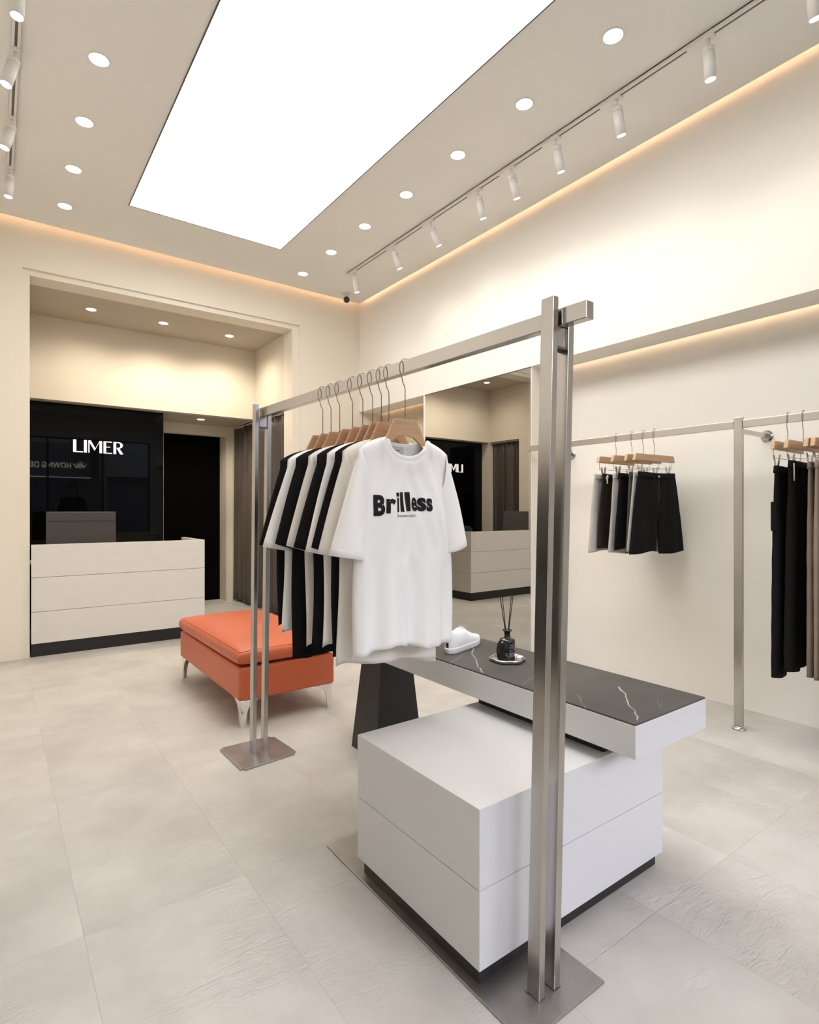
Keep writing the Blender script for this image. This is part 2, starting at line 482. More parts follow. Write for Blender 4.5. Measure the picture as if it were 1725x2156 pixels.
# niche: side walls with curtained openings, back header, ceiling
bm = BM()
box(bm, NL - 0.1, NL, YB + 0.24, 5.967, 0, ZN)
box(bm, NL - 0.1, NL, 5.967, 6.61, ZH, ZN)
box(bm, NL - 0.1, NL, 6.61, 8.2, 0, ZN)
struct('wall_niche_left', bm, 'niche')
bm = BM()
box(bm, NR, NR + 0.02, YB + 0.24, 7.42, ZH, ZN)
box(bm, NR, NR + 0.10, 7.42, 8.2, 0, ZN)
struct('wall_niche_right', bm, 'niche')
bm = BM(); box(bm, NL, NR, YN, YN + 0.1, ZH, ZN)
struct('wall_niche_header', bm, 'niche')
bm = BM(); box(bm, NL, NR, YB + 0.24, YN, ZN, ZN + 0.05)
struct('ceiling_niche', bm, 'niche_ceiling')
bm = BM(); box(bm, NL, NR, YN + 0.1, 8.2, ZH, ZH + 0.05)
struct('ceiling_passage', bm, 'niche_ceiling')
# passage back wall with a black doorway
bm = BM()
box(bm, 1.56, 2.468, 7.43, 7.55, 2.175, ZH)
box(bm, 2.468, NR, 7.43, 7.9, 0, ZH)
box(bm, 1.44, 1.56, 6.86, 7.9, 0, ZH)
struct('wall_passage', bm, 'niche')
bm = BM(); box(bm, 1.56, 2.468, 7.70, 7.75, 0, 2.2)
struct('door_1', bm, 'void')
bm = BM(); box(bm, XL, XR, 8.2, 8.3, 0, ZR)
struct('wall_far', bm, 'niche')
# fitting-room partitions behind the curtains
bm = BM(); box(bm, NR + 0.1, XR, 6.60, 6.65, 0, ZH)
struct('wall_fitting_room', bm, 'niche')
# pier that carries the mirror
bm = BM(); box(bm, XW, XR, 2.965, 4.335, 0, ZS)
struct('wall_pier', bm, 'wall')
# fluted panelling between pier and back wall
bm = BM()
y0, y1 = 4.335, YB
nf = 56
prof = []
for i in range(nf * 6 + 1):
    t = i / 6.0
    prof.append((y0 + (y1 - y0) * i / (nf * 6), XR - 0.012 - 0.010 * abs(math.sin(PI * t))))
a = [bm.verts.new((x, y, 0)) for y, x in prof]
b = [bm.verts.new((x, y, ZS + 0.25)) for y, x in prof]
for i in range(len(a) - 1): bm.faces.new((a[i], a[i + 1], b[i + 1], b[i]))
struct('wall_fluted', bm, 'fluted')
# shop front: piers, head and glazing
bm = BM()
box(bm, XL, -0.15, YF - 0.1, YF, 0, ZR)
box(bm, 3.25, XR, YF - 0.1, YF, 0, ZR)
box(bm, -0.15, 3.25, YF - 0.1, YF, 2.95, ZR)
struct('wall_front', bm, 'wall')
bm = BM()
for x in (-0.15, 1.00, 2.15, 3.21): box(bm, x, x + 0.04, YF - 0.07, YF - 0.03, 0, 2.95)
for z in (0.0, 2.91): box(bm, -0.11, 3.21, YF - 0.07, YF - 0.03, z, z + 0.04)
wf = struct('window_1', bm, 'black')
bm = BM(); box(bm, -0.11, 3.21, YF - 0.054, YF - 0.046, 0.04, 2.91)
o = obj('pane', bm, 'pane', wf)

# daylight portal in the shop-front opening (guides sky sampling only)
pd = bpy.data.lights.new('daylight_portal', 'AREA'); pd.shape = 'RECTANGLE'; pd.size = 3.3; pd.size_y = 2.9
pd.cycles.is_portal = True
po = bpy.data.objects.new('daylight_portal', pd); COL.objects.link(po)
po.location = (1.55, YF - 0.12, 1.48); po.rotation_euler = (PI / 2, 0, 0)

# ------------------------------------------------------------------ light strips in the coves
def strip(name, x0, x1, y0, y1, z0, z1, m, label):
    bm = BM(); box(bm, x0, x1, y0, y1, z0, z1)
    return tag(obj(name, bm, m), label, 'light strip')
strip('led_strip', 3.288, 3.306, YF + 0.2, 5.42, ZC + 0.031, ZC + 0.045, 'cove_light',
      'warm light strip hidden in the ceiling slot along the right wall')
strip('led_strip', -0.40, 3.27, 5.428, 5.446, ZC + 0.031, ZC + 0.045, 'cove_light',
      'warm light strip hidden in the ceiling slot along the back wall')
strip('led_strip', -0.417, -0.40, YF + 0.2, 5.40, ZC + 0.031, ZC + 0.045, 'cove_light',
      'warm light strip hidden in the ceiling slot on the left side')
strip('led_strip', XR - 0.075, XR - 0.058, YF + 0.1, 2.95, ZS + 0.026, ZS + 0.036, 'soffit_light',
      'warm light strip hidden above the wall rail with the shorts')
strip('led_strip', XR - 0.075, XR - 0.058, 4.36, YB - 0.05, ZS + 0.026, ZS + 0.036, 'soffit_light',
      'warm light strip hidden above the fluted panelling')

# ------------------------------------------------------------------ ceiling light panel
t = thing('ceiling_light_panel', 'large glowing rectangular light panel in the middle of the ceiling', 'light panel',
          ((0.843 + 2.08) / 2 * CS, 2.6, ZC))
px0, px1 = -(2.08 - 0.843) / 2 * CS, (2.08 - 0.843) / 2 * CS
py0, py1 = 0.50 - 2.6, 4.79 * CS - 2.6
bm = BM(); box(bm, px0, px1, py0, py1, -0.004, -0.001)
obj('diffuser', bm, 'panel_light', t)
bm = BM()
e = 0.007
for r in ((px0 - e, px0, py0 - e, py1 + e), (px1, px1 + e, py0 - e, py1 + e), (px0, px1, py0 - e, py0), (px0, px1, py1, py1 + e)):
    box(bm, r[0], r[1], r[2], r[3], -0.006, -0.001)
obj('edge_frame', bm, 'frame_dark', t)

# ------------------------------------------------------------------ downlights
ORD = ['first', 'second', 'third', 'fourth', 'fifth', 'sixth', 'seventh', 'eighth', 'ninth']
def make_downlight(lens_mat, r=0.046):
    t = thing('downlight', 'x', 'downlight')
    bm = BM(); lathe(bm, [(r + 0.007, 0), (r + 0.006, -0.004), (r, -0.005), (r, -0.001)], 28)
    obj('trim_ring', bm, 'white_plastic', t)
    bm = BM(); lathe(bm, [(0.0, -0.0035), (r, -0.0035), (r, -0.001)], 28)
    obj('lens', bm, lens_mat, t)
    return t
first = True
proto = make_downlight('down_light')
for k in range(7):
    d = proto if k == 0 else copy_tree(proto)
    d.location = (2.478 * CS, (5.16 - 0.583 * k) * CS, ZC)
    d['label'] = '%s downlight from the back wall, right-hand row beside the light panel' % ORD[k]
    d['group'] = 'recessed ceiling downlights, right row'
for k in range(4):
    d = copy_tree(proto)
    d.location = (0.442 * CS, (5.105 - 0.588 * k) * CS, ZC)
    d['label'] = '%s downlight from the back wall, left-hand row beside the light panel' % ORD[k]
    d['group'] = 'recessed ceiling downlights, left row'
np_ = make_downlight('niche_light', 0.042)
NDL = [(0.747, 6.14, ZN, 'left downlight in the taupe niche ceiling above the counter'),
       (1.397, 6.15, ZN, 'middle downlight in the taupe niche ceiling above the counter'),
       (2.083, 6.17, ZN, 'right downlight in the taupe niche ceiling, nearest the curtain'),
       (2.007, 6.97, ZH, 'single low downlight in the passage ceiling before the black doorway')]
for k, (x, y, z, lb) in enumerate(NDL):
    d = np_ if k == 0 else copy_tree(np_)
    d.location = (x, y, z); d['label'] = lb; d['group'] = 'niche downlights'
    ld = bpy.data.lights.new('downlight_beam', 'SPOT'); ld.energy = NICHE * (1.0 if k < 3 else 0.6) * 4; ld.color = (1, 0.88, 0.70)
    ld.spot_size = 2.7; ld.spot_blend = 0.9; ld.shadow_soft_size = 0.06
    lo = bpy.data.objects.new('downlight_beam', ld); COL.objects.link(lo)
    lo.parent = d; lo.location = (0, 0, -0.02)

# ------------------------------------------------------------------ spot tracks
def make_track(label, x, y0, y1):
    t = thing('spotlight_track', label, 'light track', (x, (y0 + y1) / 2, ZC))
    h = (y1 - y0) / 2
    bm = BM()
    box(bm, -0.018, -0.006, -h, h, -0.022, 0); box(bm, 0.006, 0.018, -h, h, -0.022, 0); box(bm, -0.018, 0.018, -h, h, -0.006, 0)
    obj('rail', bm, 'white_plastic', t)
    bm = BM(); box(bm, -0.006, 0.006, -h, h, -0.020, -0.006)
    obj('groove', bm, 'groove', t)
XT = 2.842 * CS
XTL = 0.088 * CS
make_track('white spotlight track with dark groove along the right side of the ceiling', XT, 0.3, 4.82)
make_track('white spotlight track with dark groove at the left side of the ceiling', XTL, 0.3, 4.78)

def make_spot(tilt_x, tilt_y):
    """track head: adapter box, stem, yoke and cylindrical head aimed down and sideways"""
    t = thing('track_spotlight', 'x', 'track light')
    bm = BM(); box(bm, -0.019, 0.019, -0.075, 0.055, -0.032, -0.004)
    obj('adapter', bm, 'white_plastic', t, bevel=0.003)
    bm = BM(); lathe(bm, [(0.0, -0.03), (0.009, -0.03), (0.009, -0.062), (0.0, -0.062)], 12, (0, -0.045, 0))
    tube(bm, [(0, -0.045, -0.058), (tilt_x * 0.02, -0.045 - 0.004, -0.075)], 0.006, 8)
    obj('stem', bm, 'white_plastic', t)
    ax = Vector((tilt_x, tilt_y, -1)).normalized()
    q = Vector((0, 0, -1)).rotation_difference(ax)
    org = Vector((tilt_x * 0.02, -0.045, -0.070))
    def xf(bm):
        for v in bm.verts: v.co = org + q @ v.co
    R = 0.027; Lh = 0.15
    bm = BM(); lathe(bm, [(0.0, 0.0), (R - 0.003, 0.0), (R, -0.003), (R, -0.022), (R - 0.002, -0.0225), (R - 0.002, -0.025), (R, -0.0255),
                          (R, -Lh), (R - 0.003, -Lh), (R - 0.003, -Lh + 0.006), (0.0, -Lh + 0.006)], 28)
    xf(bm); h = obj('head', bm, 'white_plastic', t)
    bm = BM(); lathe(bm, [(0.0, -Lh + 0.004), (R - 0.005, -Lh + 0.004), (R - 0.005, -Lh + 0.006)], 24)
    xf(bm); obj('lens', bm, 'spot_light', t)
    ld = bpy.data.lights.new('spot_beam', 'SPOT'); ld.energy = SPOT * 4; ld.color = (1, 0.93, 0.83)
    ld.spot_size = 2.0; ld.spot_blend = 1.0; ld.shadow_soft_size = 0.022
    lo = bpy.data.objects.new('spot_beam', ld); COL.objects.link(lo); lo.parent = t
    lo.location = org + ax * (Lh + 0.004); lo.rotation_mode = 'QUATERNION'; lo.rotation_quaternion = q
    return t
RT = [4.815, 4.15, 3.62, 3.07, 2.74, 2.36, 1.93, 1.42, 0.98]
tilts = [(0.15, 0.0), (0.38, -0.08), (0.46, -0.12), (0.34, 0.0), (0.34, 0.0), (0.32, 0.0), (0.28, 0.0), (0.14, 0.0), (0.25, 0.0)]
for k, y in enumerate(RT):
    sp = make_spot(*tilts[k])
    sp.location = (XT, y * CS, ZC)
    sp['label'] = '%s white cylinder spotlight from the back on the right ceiling track' % ORD[k]
    sp['group'] = 'spotlights on the right track'
LT = [4.77, 4.16, 3.545, 3.03]
tl = [(-0.06, -0.02), (-0.23, -0.06), (-0.24, -0.06), (-0.05, -0.06)]
for k, y in enumerate(LT):
    sp = make_spot(*tl[k])
    sp.location = (XTL, y * CS, ZC)
    sp['label'] = '%s white cylinder spotlight from the back on the left ceiling track' % ORD[k]
    sp['group'] = 'spotlights on the left track'

# security camera
t = thing('security_camera', 'small round black security camera on a white base by the ceiling corner', 'security camera', (3.045, 5.29, ZC))
bm = BM(); lathe(bm, [(0, 0), (0.040, 0), (0.040, -0.010), (0.026, -0.026), (0.018, -0.034), (0, -0.034)], 28)
obj('base', bm, 'white_plastic', t)
bm = BM(); lathe(bm, [(0, 0.034)] + [(0.034 * math.sin(a * PI / 12), 0.034 * math.cos(a * PI / 12)) for a in range(1, 12)] + [(0, -0.034)], 28, (0.0, -0.012, -0.066))
obj('eyeball', bm, 'bottle', t)

# ------------------------------------------------------------------ reception counter
t = thing('reception_counter', 'pale laminate reception counter with three seamed panels and black kickboard in the niche', 'counter', (0.245, YB, 0))
CW = 1.628 - 0.245
for k, (z0, z1) in enumerate(((0.11, 0.3675), (0.3705, 0.6495), (0.6525, 0.92))):
    bm = BM(); box(bm, 0, CW, 0.0, 0.035, z0, z1)
    obj('front_panel', bm, 'counter', t, bevel=0.0015)
    bm = BM(); box(bm, CW - 0.035, CW, 0.0352, 0.70, z0, z1)
    obj('side_panel', bm, 'counter', t, bevel=0.0015)
bm = BM(); box(bm, 0.01, CW - 0.03, 0.036, 0.55, 0.73, 0.755)
obj('desk_top', bm, 'counter', t, bevel=0.002)
bm = BM(); box(bm, 0.0, CW - 0.022, 0.022, 0.68, 0.0, 0.109)
obj('kickboard', bm, 'kick', t)

# monitor behind the counter front
t = thing('computer_monitor', 'dark computer monitor seen from behind on the reception counter', 'monitor', (0.62, 5.75, 0.755))
bm = BM(); box(bm, -0.265, 0.265, -0.085, -0.065, 0.10, 0.435)
obj('screen_back', bm, 'dark_plastic', t, bevel=0.006)
bm = BM(); box(bm, -0.262, 0.262, -0.0648, -0.060, 0.105, 0.43)
obj('screen', bm, 'black_glass', t)
bm = BM(); box(bm, -0.265, 0.265, -0.089, -0.0852, 0.352, 0.358)
obj('back_ridge', bm, 'grey_sign', t)
bm = BM(); box(bm, -0.03, 0.03, -0.08, -0.055, 0.008, 0.12)
obj('neck', bm, 'dark_plastic', t)
bm = BM(); box(bm, -0.12, 0.12, -0.12, 0.04, 0.0, 0.009)
obj('stand_foot', bm, 'dark_plastic', t, bevel=0.003)

# black stool with rounded back behind the counter
t = thing('office_chair', 'black chair with a rounded backrest behind the counter and monitor', 'chair', (0.83, 6.32, 0))
bm = BM(); lathe(bm, [(0, 0.43), (0.19, 0.43), (0.21, 0.45), (0.21, 0.49), (0.18, 0.51), (0, 0.515)], 32)
obj('seat', bm, 'black', t)
bm = BM()
def cb(u, v):
    a = (u - 0.5) * 1.9 - PI / 2 + PI
    r = 0.20
    zt = 0.965 - 0.13 * (2 * u - 1) ** 4
    return (r * math.sin(a - PI / 2) * 1.0, r * math.cos(a - PI / 2) * 0.6 + 0.12, 0.66 + (zt - 0.66) * v)
grid(bm, cb, 20, 8)
obj('backrest', bm, 'black', t, solid=0.03)
bm = BM(); tube(bm, [(0, 0, 0.08), (0, 0, 0.44)], 0.025, 12); tube(bm, [(0.02, 0.10, 0.45), (0.02, 0.22, 0.70)], 0.014, 8)
obj('post', bm, 'black', t)
bm = BM()
for k in range(5):
    a = 2 * PI * k / 5 + 0.3
    tube(bm, [(0, 0, 0.075), (0.25 * math.cos(a), 0.25 * math.sin(a), 0.025)], [0.02, 0.014], 8)
obj('star_base', bm, 'black', t)

# black glass partition with lit letters
t = thing('glass_partition', 'glossy black glass partition with the white shop name behind the counter', 'glass panel', (NL, YG, 0))
bm = BM(); box(bm, 0.001, 1.54 - NL, 0, 0.03, 0.001, ZH - 0.001)
obj('glass', bm, 'black_glass', t)
bm = BM()
def LX(x): return 0.660 - NL + (x - 185) * (1.127 - 0.660) / 1285.0
def LZ(h): return 1.8085 + h * 0.1285 / 310.0
def rect(x0, x1, h0, h1):
    prism(bm, [(LX(x0), LZ(h0)), (LX(x1), LZ(h0)), (LX(x1), LZ(h1)), (LX(x0), LZ(h1))], 'y', -0.012, -0.001)
def poly(pts): prism(bm, [(LX(x), LZ(h)) for x, h in pts], 'y', -0.012, -0.001)
rect(185, 262, 0, 310); rect(262, 430, 0, 20)
rect(455, 526, 0, 310)
rect(565, 592, 0, 250); poly([(565, 250), (592, 250), (592, 310), (565, 310)])
poly([(592, 310), (625, 310), (742, 112), (722, 58), (592, 262)])
poly([(742, 112), (852, 310), (915, 310), (915, 285), (850, 285), (722, 58)])
rect(850, 915, 0, 285)
rect(955, 1020, 0, 310); rect(1020, 1175, 290, 310); rect(1020, 1175, 0, 20); rect(1020, 1125, 158, 176)
rect(1215, 1282, 0, 310)
arc = [(1282, 310)] + [(1345 + 118 * math.sin(a), 228 + 82 * math.cos(a)) for a in [PI * k / 12 for k in range(0, 13)]] + [(1300, 146)]
inn = [(1300, 162)] + [(1340 + 60 * math.sin(a), 226 + 64 * math.cos(a)) for a in [PI * k / 12 for k in range(12, -1, -1)]] + [(1282, 290)]
for i in range(len(arc) - 1):
    o1, o2 = arc[i], arc[i + 1]
    i1, i2 = inn[len(inn) - 1 - i], inn[len(inn) - 2 - i]
    prism(bm, [(LX(p[0]), LZ(p[1])) for p in (o1, o2, i2, i1)], 'y', -0.012, -0.001)
poly([(1300, 150), (1365, 150), (1470, 8), (1470, 0), (1395, 0)])
obj('letters', bm, 'letters', t)

# ------------------------------------------------------------------ curtains
def curtain(label, x, y0, y1, z0, z1, side=1, n=9, seed=1):
    rnd = random.Random(seed)
    ph = [rnd.uniform(-0.5, 0.5) for _ in range(40)]
    t = thing('curtain', label, 'curtain', (x, (y0 + y1) / 2, z0))
    h = (y1 - y0) / 2
    bm = BM()
    def fn(u, v):
        z = (z1 - z0) * (1 - v)
        k = u * n
        i = int(k); 
        a = 0.024 + 0.012 * math.sin(i * 1.7 + seed)
        xx = 1.7 * a * math.sin(2 * PI * k + ph[i % 40] * 0.6 * v) + 0.006 * math.sin(5 * PI * k + 2 * v)
        yy = -h + 2 * h * u + 0.010 * math.sin(4 * PI * k) + 0.010 * v * math.sin(3 * k + ph[i % 40])
        return (xx * (0.75 + 0.25 * v) * side, yy, z)
    grid(bm, fn, n * 18, 16)
    obj('fabric', bm, 'curtain', t, solid=0.003)
    bm = BM(); box(bm, -0.012, 0.012, -h, h, z1 - z0 + 0.001, z1 - z0 + 0.02)
    obj('curtain_rail', bm, 'white_plastic', t)
curtain('long taupe curtain in the right niche wall, next to the portal', 2.61, YB + 0.26, 6.585, 0.03, ZH - 0.022, seed=3, n=7)
curtain('long taupe curtain at the passage side, next to the black doorway', 2.60, 6.665, 7.41, 0.03, ZH - 0.022, seed=5, n=6)
curtain('taupe curtain in the left niche wall, seen only in the mirror', 0.160, 5.975, 6.605, 0.03, ZH - 0.022, seed=8, n=7)

# ------------------------------------------------------------------ wall mirror
t = thing('wall_mirror', 'tall full-height mirror on the right wall pier reflecting the counter', 'mirror', (XW, 3.64, 0))
bm = BM(); box(bm, -0.006, -0.002, -0.667, 0.660, 0.02, ZS - 0.012)
obj('mirror_glass', bm, 'mirror', t)
bm = BM()
box(bm, -0.008, -0.001, -0.672, 0.668, ZS - 0.012, ZS - 0.004)
obj('edge_channel', bm, 'frame_dark', t)
bm = BM(); box(bm, -0.008, -0.001, -0.672, 0.668, 0.012, 0.02)
obj('edge_channel', bm, 'frame_dark', t)
# globe on the fluted wall
t = thing('globe_lamp', 'tiny white globe light on the fluted panelling left of the mirror', 'lamp', (XR - 0.022, 4.76, 2.075))
bm = BM(); lathe(bm, [(0, 0.022)] + [(0.022 * math.sin(a * PI / 10), 0.022 * math.cos(a * PI / 10)) for a in range(1, 10)] + [(0, -0.022)], 20, (-0.04, 0, 0))
obj('globe', bm, 'globe', t)
bm = BM(); tube(bm, [(0.0, 0, 0), (-0.022, 0, 0)], 0.008, 10)
obj('bracket', bm, 'white_plastic', t)

# ------------------------------------------------------------------ ottoman
t = thing('ottoman', 'orange leather ottoman bench with thick cushion and chrome legs by the counter', 'ottoman', (1.08, 3.04, 0))
OW, OL = 0.59, 1.22
bm = BM(); box(bm, 0, OW, 0, OL, 0.150, 0.335)
obj('base', bm, 'leather', t, bevel=0.016, segs=3)
bm = BM()
def cush(u, v):
    # closed superellipse rings from bottom centre to top centre
    a = 2 * PI * u
    lv = v * PI - PI / 2
    cx_, cy_ = OW / 2, OL / 2
    ex = 0.13
    def sp_(x, p): return math.copysign(abs(x) ** p, x)
    rr = sp_(math.cos(lv), 0.16) if abs(lv) < PI / 2 - 1e-6 else 0.0
    x = (OW / 2 + 0.012) * rr * sp_(math.cos(a), ex)
    y = (OL / 2 + 0.012) * rr * sp_(math.sin(a), ex)
    zt = 0.045 * sp_(math.sin(lv), 0.55)
    d = min(1 - abs(x) / (OW / 2 + 0.012), 1 - abs(y) / (OL / 2 + 0.012))
    puff = 0.028 * min(1, d * 2.4) ** 0.6 if d > 0 else 0
    z = 0.388 + zt + (puff if lv > 0 else 0)
    z += 0.002 * math.sin(9 * x + 5 * y)
    return (cx_ + x, cy_ + y, z)
def cush_grid(bm):
    nx, ny = 26, 48
    hx, hy = OW / 2 + 0.014, OL / 2 + 0.014
    def prof(x, y):
        ux, uy = abs(x) / hx, abs(y) / hy
        return (1 - ux ** 12) ** 0.30 * (1 - uy ** 20) ** 0.30, 0.03 * (1 - ux ** 2.2) * (1 - uy ** 4)
    top, bot = [], []
    for j in range(ny + 1):
        rt, rb = [], []
        for i in range(nx + 1):
            x = hx * math.sin((i / nx - 0.5) * PI); y = hy * math.sin((j / ny - 0.5) * PI)
            e_, p = prof(x, y)
            edge = i in (0, nx) or j in (0, ny)
            zt = 0.388 + 0.047 * e_ + p
            zb = 0.388 - 0.047 * e_
            # pull corners in for rounded plan
            ux, uy = abs(x) / hx, abs(y) / hy
            k = 1 - 0.018 * (ux * uy) ** 8
            vt = bm.verts.new((OW / 2 + x * k, OL / 2 + y * k, zt + 0.0015 * math.sin(11 * x + 3) * math.sin(7 * y)))
            rt.append(vt)
            rb.append(vt if edge else bm.verts.new((OW / 2 + x * k, OL / 2 + y * k, zb)))
        top.append(rt); bot.append(rb)
    for j in range(ny):
        for i in range(nx):
            f = bm.faces.new((top[j][i], top[j][i + 1], top[j + 1][i + 1], top[j + 1][i])); f.smooth = True
            vs = [bot[j][i], bot[j + 1][i], bot[j + 1][i + 1], bot[j][i + 1]]
            if len(set(vs)) >= 3:
                try: f = bm.faces.new(vs); f.smooth = True
                except ValueError: pass
cush_grid(bm)
cu = obj('cushion', bm, 'leather', t)
# piping seam round the cushion top edge
bm = BM()
pp = []
hx, hy = OW / 2 + 0.014, OL / 2 + 0.014
for a, b_, c_, d_ in ((-1, -1, 1, -1), (1, -1, 1, 1), (1, 1, -1, 1), (-1, 1, -1, -1)):
    for k in range(16):
        s = k / 16.0
        ux, uy = 0.95 * (a + (c_ - a) * s), 0.972 * (b_ + (d_ - b_) * s)
        if abs(ux) > 0.90 and abs(uy) > 0.94: ux *= 0.985; uy *= 0.99
        e_ = (1 - abs(ux) ** 12) ** 0.30 * (1 - abs(uy) ** 20) ** 0.30
        pp.append((OW / 2 + hx * ux, OL / 2 + hy * uy, 0.3885 + 0.047 * e_ + 0.03 * (1 - abs(ux) ** 2.2) * (1 - uy ** 4)))
tube(bm, pp, 0.0028, 6, closed=True)
obj('seam', bm, 'leather', cu)
def ott_leg(sx, sy):
    bm = BM()
    x = 0.0 if sx < 0 else OW; y = 0.0 if sy < 0 else OL
    dx = 1 if sx < 0 else -1; dy = 1 if sy < 0 else -1
    # two curved fins meeting at the corner
    prof = [(0, 0.149), (0.115, 0.149), (0.085, 0.138), (0.055, 0.118), (0.040, 0.09), (0.034, 0.05), (0.030, 0.0), (0.006, 0.0), (0.004, 0.06)]
    i0 = 0.012
    prism(bm, [(x + dx * (i0 + p), z) for p, z in prof], 'y', y + dy * i0, y + dy * (i0 + 0.006))
    prism(bm, [(y + dy * (i0 + p), z) for p, z in prof], 'x', x + dx * i0, x + dx * (i0 + 0.006))
    return bm
for sx in (-1, 1):
    for sy in (-1, 1): obj('leg', ott_leg(sx, sy), 'chrome', t, bevel=0.001)

# ------------------------------------------------------------------ clothes rack (double posts)
BX = lambda y: 1.158 - (y - 0.95) * 0.0457
t = thing('clothes_rack', 'tall brushed steel clothes rack with double posts standing in front', 'clothes rack', (1.10, 1.8, 0))
def off(bm):
    for v in bm.verts: v.co -= Vector((1.10, 1.8, 0))
    return bm
def leanbox(x0b, x1b, x0t, x1t, y0, y1, z0, z1):
    bm = BM()
    hexa(bm, [(x0b, y0, z0), (x1b, y0, z0), (x1b, y1, z0), (x0b, y1, z0)], [(x0t, y0, z1), (x1t, y0, z1), (x1t, y1, z1), (x0t, y1, z1)])
    return bm
for x0b, x1b, x0t, x1t, y0, y1, z1 in ((1.065, 1.085, 1.119, 1.139, 0.918, 0.957, 1.735), (1.121, 1.143, 1.179, 1.201, 0.918, 0.957, 1.70),
                                       (1.019, 1.039, 1.034, 1.052, 2.682, 2.722, 1.725), (1.076, 1.097, 1.098, 1.118, 2.682, 2.722, 1.70)):
    obj('post', off(leanbox(x0b, x1b, x0t, x1t, y0, y1, 0.007, z1)), 'steel', t, bevel=0.0012)
for y0, y1 in ((0.925, 0.95), (2.69, 2.714)):
    bm = BM(); c = BX((y0 + y1) / 2); r = 0.019
    box(bm, c - r, c + r, y0, y1, 1.615, 1.664)
    br = obj('bar_bracket', off(bm), 'steel', t, bevel=0.001)
    bm = BM(); box(bm, c - r - 0.0005, c + r + 0.0005, y0 - 0.001, y1 + 0.001, 1.609, 1.6145)
    obj('weld_seam', off(bm), 'weld', br)
bm = BM()
ya, yb_ = 0.843, 2.73
hexa(bm, [(BX(ya) - 0.0145, ya, 1.665), (BX(ya) + 0.0145, ya, 1.665), (BX(yb_) + 0.0145, yb_, 1.665), (BX(yb_) - 0.0145, yb_, 1.665)],
     [(BX(ya) - 0.0145, ya, 1.708), (BX(ya) + 0.0145, ya, 1.708), (BX(yb_) + 0.0145, yb_, 1.708), (BX(yb_) - 0.0145, yb_, 1.708)])
obj('hanging_bar', off(bm), 'steel_bar', t, bevel=0.0015)
bm = BM(); box(bm, 0.957, 1.250, 0.862, 1.800, 0.0005, 0.006)
obj('base_plate', off(bm), 'steel_plate', t, bevel=0.002)
bm = BM()
vs = hexa(bm, [(0.914, 2.545, 0.0005), (1.209, 2.573, 0.0005), (1.191, 2.845, 0.0005), (0.908, 2.852, 0.0005)],
          [(0.914, 2.545, 0.007), (1.209, 2.573, 0.007), (1.191, 2.845, 0.007), (0.908, 2.852, 0.007)])
bmesh.ops.bevel(bm, geom=[e_ for e_ in bm.edges if abs((e_.verts[0].co - e_.verts[1].co).z) > 0.003], offset=0.018, segments=4, affect='EDGES')
obj('base_plate', off(bm), 'steel_plate', t, bevel=0.001)
rnd = random.Random(4)
for cx_, cy_ in ((1.085, 0.92), (1.143, 0.92), (1.065, 0.957), (1.05, 2.682), (1.085, 2.683)):
    bm = BM(); r = rnd.uniform(0.0025, 0.004)
    lathe(bm, [(0, r), (r, r * 0.3), (r * 1.4, 0)], 7, (cx_, cy_, 0.007))
    obj('weld_bead', off(bm), 'weld', t)

